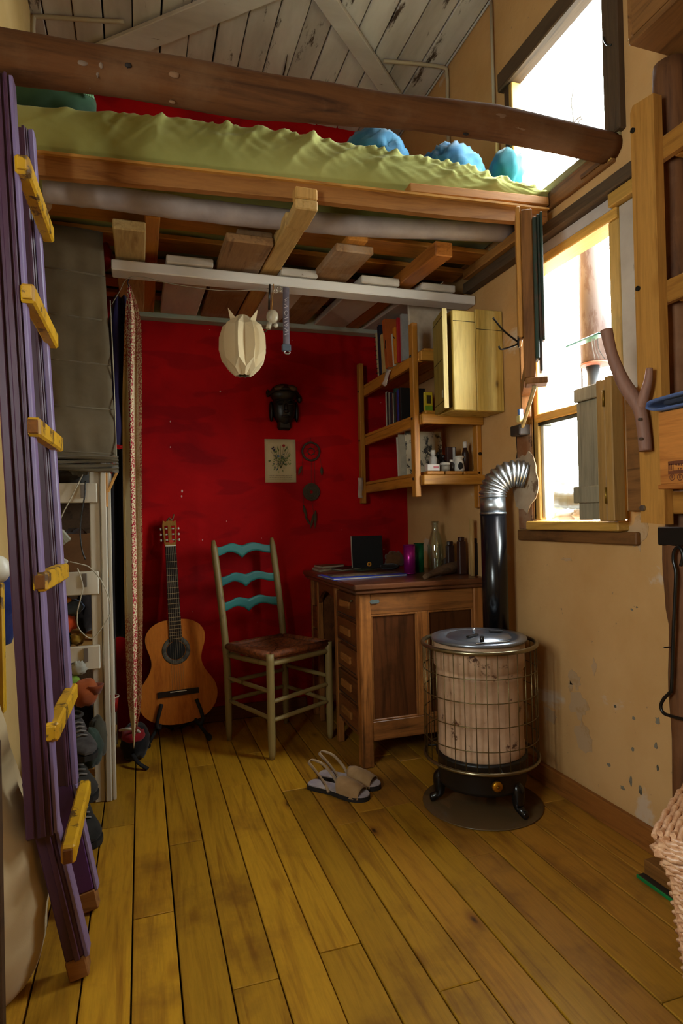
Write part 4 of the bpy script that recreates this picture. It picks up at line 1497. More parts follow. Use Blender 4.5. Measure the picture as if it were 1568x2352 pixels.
MB().box(dx0 + .05, dx1 - .05, dy0 + .006, dy0 + .03, .105, .185, .003).obj('bottom_rail', dm, dk)
MB().box(1.105, 1.155, dy0 + .007, dy0 + .03, .185, .625, .003).obj('stile', dmZ, dk)
MB().box(dx0 + .05, 1.105, dy0 + .018, dy0 + .026, .187, .623, .002).obj('side_panel', dmP, dk)
MB().box(1.155, dx1 - .05, dy0 + .018, dy0 + .026, .187, .623, .002).obj('side_panel', dmP, dk)
for xa, xb in ((dx0 + .05, 1.105), (1.155, dx1 - .05)):
    fr_ = MB()
    fr_.obox((xa, dy0 + .012, .189), (xb, dy0 + .012, .189), .010, .008, b=.003)
    fr_.obox((xa, dy0 + .012, .621), (xb, dy0 + .012, .621), .010, .008, b=.003)
    fr_.obox((xa + .004, dy0 + .012, .19), (xa + .004, dy0 + .012, .62), .010, .008, UY, .003)
    fr_.obox((xb - .004, dy0 + .012, .19), (xb - .004, dy0 + .012, .62), .010, .008, UY, .003)
    fr_.obj('panel_moulding', dmZ, dk)
tagp = [(-.022, 0), (-.016, .008), (.016, .008), (.022, 0), (.016, -.008), (-.016, -.008)]
q = P(860, 1382, y=2.374)
MB().prism(tagp, (q.x, 2.3755, q.z), (1, 0, 0), (0, 0, 1), .002).obj('metal_tag', plain('8a9a98', .4, .8), dk)
# near pedestal: drawers on the left side
MB().box(.862, 1.42, 2.405, 2.70, .10, .71, .003).obj('pedestal', dmY, dk)
MB().box(.847, .875, 2.700, 2.735, 0, .714, .003).obj('pedestal_post', dmZ, dk)
nd = 5
for k in range(nd):
    z1_, z0_ = .70 - k * .118, .70 - (k + 1) * .118 + .012
    d_ = MB().box(.848, .861, 2.432, 2.695, z0_, z1_, .003).obj('drawer', dmY, dk)
    hz = (z0_ + z1_) / 2
    MB().box(.838, .849, 2.50, 2.63, hz - .012, hz + .020, .005).obj('drawer_handle', wood('9a6430', '5a3014', 'Y', .4, 0, key='dh'), d_)
    MB().box(.8475, .8485, 2.445, 2.685, z0_ + .008, z0_ + .012, .0003).obj('groove', M['gapdark'], d_)
MB().tube([(.847, 2.47, .676), (.838, 2.47, .676)], .005, 10).obj('keyhole_plate', plain('7a6a48', .4, .8), dk)
# kneehole apron with an arch, and the narrow far pedestal
poly = [(0, .715), (.275, .715), (.275, .60)] + [(.275 * (1 - i / 14), .60 + .075 * math.sin(PI * i / 14) ** .6) for i in range(1, 14)] + [(0, .60)]
MB().prism([(2.735 + a, b) for a, b in poly], (.853, 0, 0), (0, 1, 0), (0, 0, 1), .018).obj('kneehole_apron', dmY, dk)
MB().box(.862, 1.42, 3.02, 3.135, .09, .712, .003).obj('pedestal', dmY, dk)
MB().box(.848, .876, 3.010, 3.036, 0, .714, .003).obj('pedestal_post', dmZ, dk)
MB().box(.848, .876, 3.125, 3.15, 0, .714, .003).obj('pedestal_post', dmZ, dk)
for k in range(4):
    MB().box(.850, .861, 3.04, 3.122, .105 + k * .12, .215 + k * .12, .003).obj('drawer', dmY, dk)
for x, y in ((1.395, 2.70), (1.395, 3.12)):
    MB().box(x - .02, x + .025, y - .02, y + .02, 0, .10, .003).obj('foot', dmZ, dk)

# ---------------------------------------------------------------- things on the desk
ZD = .7565


def deskpt(px, py):
    return P(px, py, z=ZD)


def flatbook(name, quad, th, mat, label, cat='book', z=ZD, edge=None, grp=None):
    """book lying flat: quad of four pixel corners on the desk plane"""
    pts = [P(px, py, z=z) for px, py in quad]
    t = T(name, label, cat, (sum(p.x for p in pts) / 4, sum(p.y for p in pts) / 4, z), grp)
    c = sum(pts, V((0, 0, 0))) / 4
    def pr(sc, z0, z1, nm, mt_):
        MB().prism([((p - c).x * sc, (p - c).y * sc) for p in pts], (c.x, c.y, z0), (1, 0, 0), (0, 1, 0), z1 - z0).obj(nm, mt_, t)
    n = (pts[1] - pts[0]).cross(pts[2] - pts[0]).z
    if n < 0:
        pts.reverse()
    pr(1, z, z + .0012, 'back_cover', mat)
    pr(.975, z + .0012, z + th - .0012, 'pages', plain(edge or 'b8ab90', .8))
    pr(1, z + th - .0012, z + th, 'front_cover', mat)
    return t


mb_ = flatbook('blue_spine_book', [(728, 1324), (765, 1333), (936, 1322), (880, 1312)], .008, plain('1c48c0', .35), 'thin large book with a bright blue spine on the desk top')
c = bpy.data.objects['blue_spine_book']
q1_, q2_, q3_, q4_ = [P(*a, z=ZD + .0085) for a in ((737, 1318), (765, 1326), (920, 1316), (875, 1308))]
MB().sheet([[q1_, q2_], [q4_, q3_]], .0006, (0, 0, 1)).obj('cover_picture', paint('6a5648', '2c3a34', .46, .4, 18, '8a7a5c', .8), c)
flatbook('dark_magazine', [(742, 1306), (785, 1312), (855, 1303), (812, 1297)], .008, plain('16130f', .5), 'dark magazine lying flat behind the blue spined book')
flatbook('pale_magazine', [(716, 1308), (734, 1314), (762, 1309), (744, 1303)], .010, plain('a8927a', .6), 'pale magazine lying flat at the desk edge near the red wall')
flatbook('brown_notebook', [(720, 1302), (740, 1306), (790, 1301), (770, 1296)], .011, plain('7a4a24', .6), 'brown notebook topmost of the pile at the desk edge', z=ZD + .0102)
flatbook('green_leaflet', [(806, 1308), (838, 1312), (868, 1308), (836, 1304)], .003, plain('37503a', .5), 'green leaflet lying on the desk beside the dark magazine')
# black square sleeve leaning against the wall
sl_ = T('record_sleeve', 'black square sleeve with an orange disc mark standing on the desk', 'record sleeve', deskpt(845, 1302))
p00, p10 = P(810, 1299, y=3.08), P(880, 1297, y=3.08)
p00.z = p10.z = ZD + .001
p00.y = p10.y = (p00.y + p10.y) / 2
hh = P(845, 1231, y=p00.y).z - ZD
uu = (p10 - p00)
vv = V((-.03 * 0, .012, hh))
MB().sheet([[p00, p10], [p00 + vv, p10 + vv]], .005, (0, 1, 0), False).obj('sleeve', plain('0a0a0a', .85), sl_)
cc = p00 + uu * .54 + vv * .12 + V((0, -.0006, 0))
MB().tube(ring(cc, .0085, 24, (1, 0, 0), (0, .06, 1)), .0045, 6, closed=True, squash=((0, 1, 0), .1)).obj('disc_mark', plain('c8861c', .4), sl_)
MB().sheet([[p00 + V((-.004, -.0005, 0)), p00 + V((0, -.0005, 0))], [p00 + V((-.004, -.0005, 0)) + vv, p00 + V((0, -.0005, 0)) + vv]], .005, (0, 1, 0), False).obj('white_edge', plain('b0a894', .6), sl_)


def tin(name, px, base_py, top_py, wpx, colr, label, ybase=None):
    b = P(px, base_py, z=ZD)
    ht = P(px, top_py, y=b.y).z - ZD
    r = wpx / F * (b - CAM).dot(fwd) / 2
    t = T(name, label, 'tin', b)
    b = V((b.x, b.y, ZD + .0005))
    MB().lathe([(r, 0), (r, ht * .97)], b, 28).obj('body', plain(colr, .28, .55), t)
    MB().tube(ring(b + V((0, 0, ht * .97)), r, 28), .0022, 8, closed=True).obj('top_rim', plain(colr, .28, .7), t)
    MB().tube(ring(b + V((0, 0, .003)), r, 28), .002, 8, closed=True).obj('base_rim', plain(colr, .28, .7), t)
    return b


tin('magenta_tin', 941, 1318, 1250, 27, '9a1478', 'tall magenta metal tin on the desk beside the green tin')
tin('green_tin', 963, 1314, 1247, 22, '0e5a34', 'tall dark green metal tin on the desk behind the magenta tin')
# milk bottle
b = P(1001, 1306, y=2.70)
b.z = ZD
bt = T('glass_bottle', 'clear glass milk bottle standing on the desk behind the tins', 'bottle', b)
ht = P(1001, 1197, y=b.y).z - ZD
k = ht / .26
prof = [(.0, .002), (.036, .002), (.040, .012), (.040, .11), (.037, .14), (.025, .19), (.017, .215), (.016, .238), (.020, .242), (.020, .26), (.015, .26), (.012, .24), (.013, .215), (.021, .19), (.033, .14), (.036, .11), (.036, .012), (0, .008)]
MB().lathe([(r * k * 1.05, h * k) for r, h in prof], (b.x, b.y, ZD), 28).obj('glass_body', M['bglass'], bt)
# skull-like rock, driftwood, stick, little boxes, paper bag
q = deskpt(1034, 1310)
sk = T('skull_stone', 'small grey skull shaped stone on the driftwood beside the bottle', 'stone', q)
MB().ell(q + V((.0, .02, .034)), .036, .032, .03, 22, 14, .18, 6, 3).obj('cranium', paint('7a6a64', '3c302c', .42, .8, 30, '5a4a46', .6), sk)
for s_ in (-1, 1):
    MB().ell(q + V((-.012 + s_ * .011, -.008, .026)), .008, .006, .009, 12, 8).obj('eye_socket', plain('120c0a', .9), sk)
q0, q1 = deskpt(975, 1331), deskpt(1112, 1302)
pts = [lerp(q0, q1, t) + V((0, .004 * math.sin(t * 9), (.004 + .022 * math.sin(PI * (.08 + .8 * t))) * 1.12)) for t in [i / 16 for i in range(17)]]
rs = [.004 + .022 * math.sin(PI * (.08 + .8 * i / 16)) for i in range(17)]
MB().tube(pts, rs, 14, rfun=lambda i, a: 1 + .3 * noise.noise(V((i * .5, math.cos(a) * 2, math.sin(a) * 2)))).obj('driftwood', wood('6a5038', '34241a', 'X', .9, .2, key='drift'), label='weathered piece of driftwood lying along the desk edge below the skull stone', cat='driftwood')
q = deskpt(1022, 1316)
bxk = MB().obox(q + V((-.04, 0, .012)), q + V((.0, .012, .012)), .03, .022, b=.003).obj('dark_box', plain('1c1418', .5), label='tiny dark box on the desk in front of the bottle', cat='box')
MB().obox(q + V((.012, -.015, .026)), q + V((.045, -.005, .043)), .016, .008, b=.002).obj('orange_knife', plain('b8742c', .5), label='small orange penknife lying on the driftwood', cat='penknife')
q = P(1085, 1300, y=2.44)
MB().tube([V((q.x, 2.44, ZD)), V((q.x - .003, 2.436, P(1083, 1193, y=2.44).z))], .0105, 16).obj('wooden_rod', wood('c09a60', '9a7436', 'Z', .5, 0, key='rod'), label='pale upright wooden rod standing on the desk by the ochre wall', cat='rod')
for px, w_, tp_, y_, colr, lab in ((1034, .017, 1243, 2.62, '2a1410', 'dark narrow bottle box standing on the desk behind the bottle'), (1060, .017, 1233, 2.53, '3a1c12', 'reddish brown tall box standing on the desk beside the wooden rod'), (1092, .006, 1236, 2.475, '181210', 'thin black stick box leaning behind the wooden rod')):
    a = P(px, 1300, y=y_)
    ztp = P(px, tp_, y=y_).z
    bb = T('narrow_box', lab, 'box', (a.x, y_, ZD))
    MB().box(a.x - w_, a.x + w_, y_ - .015, y_ + .015, ZD + .0005, ztp - .02, .003).obj('body', plain(colr, .45), bb)
    MB().box(a.x - w_ * .7, a.x + w_ * .7, y_ - .012, y_ + .012, ztp - .0195, ztp, .003).obj('cap', plain(colr, .35), bb)
q = P(905, 1275, y=3.0)
MB().ell((q.x, 3.0, ZD + .045), .055, .04, .045, 22, 14, .3, 8, 4, flat=.044).obj('paper_bag', cloth('6a4424', '452a14', fr=14), label='crumpled brown paper bag on the desk behind the tins', cat='bag')
MB().ell((q.x - .05, 2.95, ZD + .016), .05, .03, .015, 18, 10, .25, 8, 6, flat=.0145).obj('dark_pouch', cloth('241a16', '140e0c', fr=14), label='flat dark pouch on the desk in front of the paper bag', cat='pouch')

# ================================================================ ON THE RED WALL
# botanical print
pp0, pp1 = P(607, 1008, y=YB - .002), P(680, 1108, y=YB - .002)
po = T('botanical_print', 'cream paper print of a leafy flowering plant pinned to the red wall', 'print', (pp0.x + .08, YB - .003, pp1.z))
rows = [[V((lerp(pp0.x, pp1.x, i / 6), YB - .0035 - .003 * math.sin(i / 6 * PI) * (1 - j / 8), lerp(pp0.z, pp1.z, j / 8))) for i in range(7)] for j in range(9)]
MB().sheet(rows, .0008, (0, 1, 0)).obj('paper', paint('c9b78c', 'b09a68', .3, .8, 6, 'a8905c', .5), po)
pc = V(((pp0.x + pp1.x) / 2, YB - .0085, (pp0.z * .58 + pp1.z * .42)))
rr = random.Random(5)


def leaf(mb, c, ang, L, w_):
    u = V((math.cos(ang), 0, math.sin(ang)))
    v = V((-math.sin(ang), 0, math.cos(ang)))
    mb.prism([(0, 0), (L * .3, w_), (L * .65, w_ * .8), (L, 0), (L * .65, -w_ * .8), (L * .3, -w_)], c, u, v, .0003 if u.cross(v).y < 0 else -.0003)


lv = {'5a6a34': MB(), '7a8a4a': MB(), '4a5a5c': MB()}
for i in range(70):
    a = rr.uniform(0, 2 * PI)
    r_ = rr.uniform(0, 1) ** .7
    c = pc + V((math.cos(a) * r_ * .055, 0, math.sin(a) * r_ * .065 - .01))
    leaf(lv[rr.choice(list(lv))], c, a + rr.uniform(-.8, .8), rr.uniform(.008, .022), rr.uniform(.0015, .004))
for i, (hx, mb) in enumerate(lv.items()):
    mb.obj('printed_leaves', plain(hx, .8), po)
stm = MB()
for i in range(9):
    a = lerp(.5, 2.6, i / 8)
    stm.tube([pc + V((0, -.0002, -.06)), pc + V((math.cos(a) * .03, -.0002, -.01)), pc + V((math.cos(a) * .06, -.0002, math.sin(a) * .062))], .0006, 5)
stm.obj('printed_stems', plain('4a5028', .8), po)
MB().ell(pc + V((.018, -.0005, .062)), .008, .0005, .007, 12, 8).obj('printed_flower', plain('b02018', .8), po)
for dx_, dz_ in ((-.045, .045), (-.035, .038), (-.038, .052)):
    MB().ell(pc + V((dx_, -.0005, dz_)), .004, .0005, .005, 10, 8).obj('printed_flower', plain('3a2c4a', .8), po)
MB().ell(pc + V((-.012, -.0008, .005)), .007, .0005, .006, 10, 8).obj('printed_flower', plain('55708c', .8), po)
for i in range(3):
    ln = MB()
    z = pp1.z + .034 - i * .009
    x = pp0.x + .022
    while x < pp1.x - .025:
        w_ = rr.uniform(.004, .012)
        ln.box(x, min(x + w_, pp1.x - .022), YB - .0088, YB - .0085, z, z + .002, .0001)
        x += w_ + .0025
    ln.obj('printed_caption', plain('6a5a40', .8), po)

# dark carved mask wearing goggles
mk = T('carved_mask', 'black carved face mask with goggles on its brow hanging on the red wall', 'mask', P(655, 985, y=3.2))
mc = P(652, 935, y=YB - .03)
bkm = plain('0c0807', .38)
fa = MB()
fa.ell(mc + V((0, -.0, -.005)), .064, .045, .098, 26, 18)
fa.ell(mc + V((0, .0, .068)), .074, .05, .055, 24, 12)
fa.obj('face', bkm, mk)
nz = MB()
nz.ell(mc + V((0, -.047, -.012)), .010, .012, .026, 14, 10)
nz.ell(mc + V((0, -.050, -.030)), .016, .011, .010, 14, 8)
nz.obj('nose', bkm, mk)
MB().ell(mc + V((0, -.040, -.055)), .024, .010, .007, 16, 8).obj('lips', bkm, mk)
for s_ in (-1, 1):
    MB().ell(mc + V((s_ * .026, -.038, .008)), .018, .007, .006, 14, 8).obj('eyelid', bkm, mk)
    MB().tube(smooth_path([mc + V((s_ * .010, -.043, .022)), mc + V((s_ * .028, -.044, .030)), mc + V((s_ * .05, -.032, .020))], 4), .003, 6).obj('brow', bkm, mk)
    MB().ell(mc + V((s_ * .069, .005, -.025)), .012, .018, .055, 14, 12).obj('ear', bkm, mk)
MB().box(mc.x - .036, mc.x + .036, YB - .05, YB - .006, mc.z - .122, mc.z - .075, .01).obj('neck_block', bkm, mk)
gg = MB().tube(smooth_path([mc + V((-.082, .01, .065)), mc + V((-.05, -.035, .082)), mc + V((0, -.052, .088)), mc + V((.05, -.035, .082)), mc + V((.088, .01, .055))], 5), .010, 10).obj('goggle_band', plain('170d0b', .5), mk)
for s_ in (-1, 1):
    MB().ell(mc + V((s_ * .036, -.052, .092)), .027, .010, .015, 18, 10, axes=(V((1, 0, -.25 * s_)), V((0, 1, 0)), V((.25 * s_, 0, 1)))).obj('goggle_lens', plain('5a463c', .08, .3), gg)
MB().ell(mc + V((.088, .012, .048)), .014, .014, .022, 14, 10).obj('goggle_buckle', plain('120a08', .5), gg)
MB().ell(mc + V((-.083, .012, .072)), .010, .012, .020, 12, 8).obj('goggle_buckle', plain('120a08', .5), gg)

# dreamcatcher
dc = T('dreamcatcher', 'brown two-ring dreamcatcher with feathers hanging on the red wall', 'dreamcatcher', P(715, 1215, y=YB - .012))
brm = plain('3c2c1c', .8)
YD = YB - .014
c1, c2_ = P(714, 1037, y=YD), P(715, 1130, y=YD)
MB().tube(ring(c1, .048, 36, (1, 0, 0), (0, 0, 1)), .0055, 8, closed=True).obj('hoop', brm, dc)
MB().tube(ring(c1, .018, 24, (1, 0, 0), (0, 0, 1)), .0025, 6, closed=True).obj('inner_hoop', brm, dc)
wb = MB()
for i in range(8):
    a = 2 * PI * i / 8
    wb.tube([c1 + V((math.cos(a) * .018, 0, math.sin(a) * .018)), c1 + V((math.cos(a + .3) * .047, 0, math.sin(a + .3) * .047))], .0008, 5)
wb.obj('web', brm, dc)
lo = MB()
for k in range(6):
    lo.tube(ring(c2_, .012 + .0065 * k, 30, (1, 0, 0), (0, 0, 1)), .0036, 6, closed=True)
lo.obj('woven_disc', plain('4a3a26', .9), dc)
MB().tube([c1 + V((0, .003, .075)), c1 + V((0, 0, .05))], .001, 5).obj('hanging_cord', brm, dc)
for a, b in ((c1 + V((-.047, 0, -.01)), c1 + V((-.05, 0, -.13))), (c1 + V((.047, 0, -.01)), c1 + V((.06, 0, -.11))), (c1 + V((0, 0, -.048)), c2_ + V((0, 0, .045))), (c2_ + V((-.042, 0, -.012)), P(695, 1175, y=YD)), (c2_ + V((.0, 0, -.045)), P(722, 1190, y=YD)), (c1 + V((.02, 0, -.044)), c2_ + V((.02, 0, .04)))):
    MB().tube([a, b], .0009, 5).obj('cord', brm, dc)
fm = plain('4a3a22', .9)


def feather(c, L, ang, w_=.008):
    u = V((math.sin(ang), 0, -math.cos(ang)))
    v = V((math.cos(ang), 0, math.sin(ang)))
    rows = [[c + u * L * t + v * w_ * math.sin(PI * min(1, t * .9 + .1)) * s_ + V((0, -.003 * abs(s_), 0)) for s_ in (-1, 0, 1)] for t in [i / 7 for i in range(8)]]
    MB().sheet(rows, .0008, (0, 1, 0)).obj('feather', fm, dc)


feather(P(696, 1160, y=YD), .075, .25)
feather(P(700, 1185, y=YD), .06, .5, .006)
feather(P(724, 1172, y=YD), .10, -.05)
feather(P(720, 1180, y=YD), .085, -.25, .006)
feather(P(692, 1070, y=YD), .055, -.35)
feather(P(738, 1072, y=YD), .05, .0)

# nail holes / chips in the red wall are in the paint; two larger fillings near the guitar
wbk = bpy.data.objects['wall_back']
for px, py, r_ in ((418, 1128, .008), (417, 1140, .006), (391, 968, .005), (391, 1027, .004), (465, 1240, .004), (520, 1197, .003), (600, 1236, .003)):
    c = P(px, py, y=YB)
    MB().prism([(r_ * .6 * math.cos(a), r_ * math.sin(a)) for a in [2 * PI * i / 9 for i in range(9)]], (c.x, YB, c.z), (1, 0, 0), (0, 0, 1), .001).obj('filler_spot', plain('d8b0a0', .9), wbk)

# ================================================================ HANGING THINGS
YLa = 2.47
lc = P(558, 793, y=YLa)
lp = T('paper_lampshade', 'folded cream paper lampshade hanging from the white loft beam', 'lampshade', (lc.x, YLa, lc.z - .13))
n_ = 18
prof = [(.118, .022, .022), (.075, .080, .056), (.030, .095, .060), (-.020, .097, .060), (-.065, .086, .060), (-.100, .050, .062), (-.124, .022, .036)]
vs_, fs = [], []
for j, (h, ro, ri) in enumerate(prof):
    for i in range(n_):
        a = 2 * PI * i / n_ + .16
        r_ = ri if i % 2 else ro
        vs_.append(lc + V((math.cos(a) * r_, math.sin(a) * r_, h)))
for j in range(len(prof) - 1):
    for i in range(n_):
        a_, b_, c_, d_ = j * n_ + i, j * n_ + (i + 1) % n_, (j + 1) * n_ + (i + 1) % n_, (j + 1) * n_ + i
        fs += [(a_, b_, d_), (b_, c_, d_)] if (i % 2 == 0) == (j < 3) else [(a_, b_, c_), (a_, c_, d_)]
paper = NT('folded_paper')
paper.out(lin('d3bf98'), .8, spec=.2)
paper.b.inputs['Subsurface Weight'].default_value = 0.0
paper.b.inputs['Transmission Weight'].default_value = 0.0
mb = MB()
mb.add(vs_, fs, False)
mb.obj('shade', paper.m, lp)
for a, tilt in ((PI * 1.12, -.05), (PI * 1.83, .05), (PI * .55, 0)):
    d = V((math.cos(a), math.sin(a), 0))
    s_ = V((-math.sin(a), math.cos(a), 0))
    b0_ = lc + d * .030 + V((0, 0, .085))
    MB().add([b0_ - s_ * .020, b0_ + s_ * .020, lc + d * .066 + V((0, 0, .140)), lc + d * .052 + V((0, 0, .070))], [(0, 1, 2), (0, 2, 3), (1, 3, 2), (0, 3, 1)]).obj('paper_point', paper.m, lp)
MB().tube(smooth_path([lc + V((0, 0, .06)), lc + V((.0, 0, .118)), P(590, 745, y=YLa), P(607, 762, y=YLa - .01), P(618, 748, y=2.44)], 6), .003, 6).obj('flex', plain('5a4528', .7), lp)
# round pulley box
pc_ = P(626, 728, y=2.43)
pu = T('cord_pulley', 'pale round rise and fall pulley hanging from a hook on the white beam', 'pulley', pc_)
MB().ell(pc_, .026, .020, .030, 22, 14).obj('housing', plain('b3a488', .35), pu)
MB().tube([pc_ + V((-.012, 0, -.024)), pc_ + V((-.02, 0, -.05))], .010, 12).obj('cable_grip', plain('a89a80', .4), pu)
MB().ell(pc_ + V((.012, -.006, -.036)), .010, .010, .010, 14, 10).obj('button', plain('c4b8a0', .3), pu)
MB().tube([pc_ + V((-.004, 0, .028)), V((pc_.x, 2.40, 1.968))], .002, 6).obj('cord', plain('a8742c', .6), pu)
MB().tube([pc_ + V((-.014, .004, .03)), V((pc_.x - .014, 2.405, 1.968))], .004, 6).obj('weight_cord', M['black'], pu)
hk = P(641, 664, y=2.40)
MB().tube(ring(hk, .010, 18, (1, 0, 0), (0, 0, 1)), .003, 8, closed=True).obj('hook_ring', plain('b8ac98', .3, .8), pu)
MB().tube(ring(hk + V((-.016, 0, -.01)), .007, 16, (1, 0, 0), (0, 0, 1)), .0025, 8, closed=True).obj('hook_ring', plain('c8bca8', .3, .8), pu)
# lanyard strap with pale lettering and a buckle
s0, s1 = P(657, 660, y=2.405), P(657, 795, y=2.405)
sr = T('lanyard_strap', 'grey lettered lanyard strap with a clip hanging from the white beam', 'strap', s1)
rows = []
for j in range(20):
    t = j / 19
    p = lerp(s0, s1, t)
    rows.append([p + V((-.013, .004 * math.sin(t * 5), 0)), p + V((0, -.002 + .003 * math.sin(t * 5), 0)), p + V((.013, .004 * math.sin(t * 5), 0))])
stp = MB().sheet(rows, .0025, (0, 1, 0)).obj('webbing', cloth('6e6268', '544a50', fr=20), sr)
ltr = MB()
def stroke(a, b):
    ltr.obox(a, b, .002, .0012, UY, .0002)


ctr = lambda u, t: lerp(s0, s1, t) + V((u, -.0035 + .003 * math.sin(t * 5), 0))
for t0, shp in ((.32, 'V'), (.44, 'O'), (.54, 'I'), (.60, 'I'), (.66, 'Z'), (.22, 'Z'), (.74, 'V'), (.82, 'I')):
    if shp == 'I':
        stroke(ctr(-.008, t0), ctr(.008, t0 - .03))
    elif shp == 'V':
        stroke(ctr(-.008, t0 - .03), ctr(.007, t0))
        stroke(ctr(.007, t0), ctr(-.008, t0 + .03))
    elif shp == 'Z':
        stroke(ctr(-.008, t0), ctr(.008, t0 - .05))
        stroke(ctr(-.006, t0 + .02), ctr(.006, t0 - .01))
    else:
        pts = [ctr(.007 * math.cos(a), t0 + .04 * math.sin(a)) for a in [2 * PI * i / 12 for i in range(12)]]
        ltr.tube(pts, .0011, 5, closed=True)
ltr.obj('lettering', plain('b3a6a4', .6), stp)
MB().box(s1.x - .018, s1.x + .018, 2.395, 2.413, s1.z - .022, s1.z + .006, .003).obj('buckle', plain('5a6470', .35, .4), sr)
MB().tube(ring(V((s1.x + .002, 2.400, s1.z - .026)), .011, 16, (1, 0, 0), (0, 0, .6)), .003, 8, closed=True).obj('clip', plain('b8b6b0', .3, .9), sr)

# ================================================================ SANDALS
lea = cloth('a3835c', '86663f', fr=14)


def sandal(heel, toe, label):
    heel, toe = V((heel[0], heel[1], 0)), V((toe[0], toe[1], 0))
    f = (toe - heel).normalized()
    L = (toe - heel).length
    sd = V((0, 0, 1)).cross(f)
    t = T('sandal', label, 'sandal', heel)
    wd = [(0, .012), (.03, .026), (.10, .031), (.25, .030), (.45, .031), (.62, .040), (.78, .043), (.90, .036), (.97, .022), (1, .008)]
    sp_ = [(p.x, p.y) for p in smooth_path([(a, b, 0) for a, b in wd], 4)]
    poly = [(a * L, -b) for a, b in sp_] + [(a * L, b) for a, b in reversed(sp_)]
    MB().prism(poly, heel + V((0, 0, .001)), f, sd, .016).obj('sole', plain('1c1410', .8), t)
    MB().prism([(a * .985 + .002, b * .94) for a, b in poly], heel + V((0, 0, .017)), f, sd, .004).obj('insole', cloth('b4a6a0', '8f8490', fr=18), t)
    rows = []
    for i in range(11):
        u = lerp(.50, .90, i / 10)
        hw_ = interp([a for a, b in wd], [b for a, b in wd], u) * 1.02
        h = interp([.50, .58, .75, .90], [.052, .056, .046, .030], u)
        row = []
        for k in range(13):
            a = PI * k / 12
            cu = .045 * (1 - abs(2 * k / 12 - 1)) if i == 0 else 0
            row.append(heel + f * L * (u + (.045 * (abs(2 * k / 12 - 1)) ** 2 * (1 - i / 10))) + sd * hw_ * -math.cos(a) + V((0, 0, .010 + h * math.sin(a) ** .7)))
        rows.append(row)
    MB().sheet(rows, .0022, (0, 0, 1)).obj('vamp', lea, t)
    pts = [heel + f * L * .42 + sd * .033 + V((0, 0, .012)), heel + f * L * .34 + sd * .033 + V((0, 0, .045)), heel + f * L * .18 + sd * .030 + V((0, 0, .082)), heel + f * L * .04 + sd * .014 + V((0, 0, .098)),
           heel + f * L * .02 + V((0, 0, .099)), heel + f * L * .04 - sd * .014 + V((0, 0, .098)), heel + f * L * .18 - sd * .030 + V((0, 0, .082)), heel + f * L * .34 - sd * .033 + V((0, 0, .045)), heel + f * L * .42 - sd * .033 + V((0, 0, .012))]
    pp_ = smooth_path(pts, 5)
    rows = []
    for i, p in enumerate(pp_):
        tg = (pp_[min(i + 1, len(pp_) - 1)] - pp_[max(i - 1, 0)]).normalized()
        wv = (f * .6 + V((0, 0, .7)))
        wv = (wv - tg * wv.dot(tg)).normalized()
        rows.append([p - wv * .006, p + wv * .006])
    R, C = len(rows), 2
    mb = MB()
    mb.sheet(rows, .0025, tuple(sd * .01 + f * -1))
    mb.obj('heel_strap', cloth('b39a7c', '9a8060', fr=14), t)


sandal((.598, 2.302), (.770, 2.108), 'tan slingback sandal on the floorboards, outer one of the pair before the desk')
sandal((.660, 2.372), (.842, 2.180), 'tan slingback sandal on the floorboards, inner one of the pair next to the desk leg')

# ================================================================ STOVE
SX, SY = 1.140, 1.945
gp = MB().lathe([(0, .0006), (.208, .0006), (.212, .003), (.208, .0055), (0, .0055)], (SX + .005, SY + .01, 0), 48)
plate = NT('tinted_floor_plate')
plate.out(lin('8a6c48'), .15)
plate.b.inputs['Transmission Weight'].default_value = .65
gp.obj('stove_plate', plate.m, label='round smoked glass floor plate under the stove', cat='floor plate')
sv = T('wood_stove', 'small round cream enamelled wood stove on black feet by the desk', 'stove', (SX, SY, 0))
enam = paint('d0ac8c', '4a2818', .355, .38, 13, '8e6c50', .8)
prof = [(.148, .195), (.152, .20), (.152, .232), (.149, .24), (.149, .455), (.152, .462), (.154, .475), (.150, .482), (.152, .492), (.160, .500), (.160, .575), (.156, .585)]
MB().lathe(prof, (SX, SY, 0), 56).obj('drum', enam, sv)
lidm = paint('9aa0ac', '3a3a40', .31, .3, 14, '6a6e78', .5, metal=.85)
MB().lathe([(0, .586), (.166, .586), (.168, .590), (.166, .597), (.120, .598), (.118, .594), (.112, .594), (.110, .600), (0, .602)], (SX, SY, 0), 56).obj('lid', lidm, sv)
lidh = [(-.04, -.02), (.03, .012)]
MB().obox((SX - .07, SY - .045, .606), (SX - .015, SY - .02, .606), .012, .006, b=.002).obj('lid_slot', M['black'], sv)
MB().obox((SX + .055, SY + .02, .606), (SX + .10, SY + .0, .606), .012, .006, b=.002).obj('lid_slot', M['black'], sv)
MB().tube([(SX - .06, SY - .125, .598), (SX - .062, SY - .13, .622)], .007, 10).obj('lid_catch', M['black'], sv)
MB().obox((SX - .09, SY - .135, .602), (SX + .03, SY - .15, .602), .006, .004, b=.001).obj('lid_rod', M['steel'], sv)
MB().tube([(SX + .01, SY + .05, .601), (SX + .01, SY + .05, .615)], .006, 10).obj('lid_knob', plain('c8ccd4', .3, .8), sv)
blk = plain('14100e', .42)
MB().lathe([(.10, .085), (.150, .088), (.154, .10), (.154, .178), (.160, .186), (.160, .194), (.10, .195)], (SX, SY, 0), 48).obj('ash_base', blk, sv)
kd = (P(1067, 1768, y=1.80) - V((SX, SY, 0)))
an = math.atan2(-1, -.22)
kp = V((SX + .155 * math.cos(an), SY + .155 * math.sin(an), .128))
kd = V((math.cos(an), math.sin(an), 0))
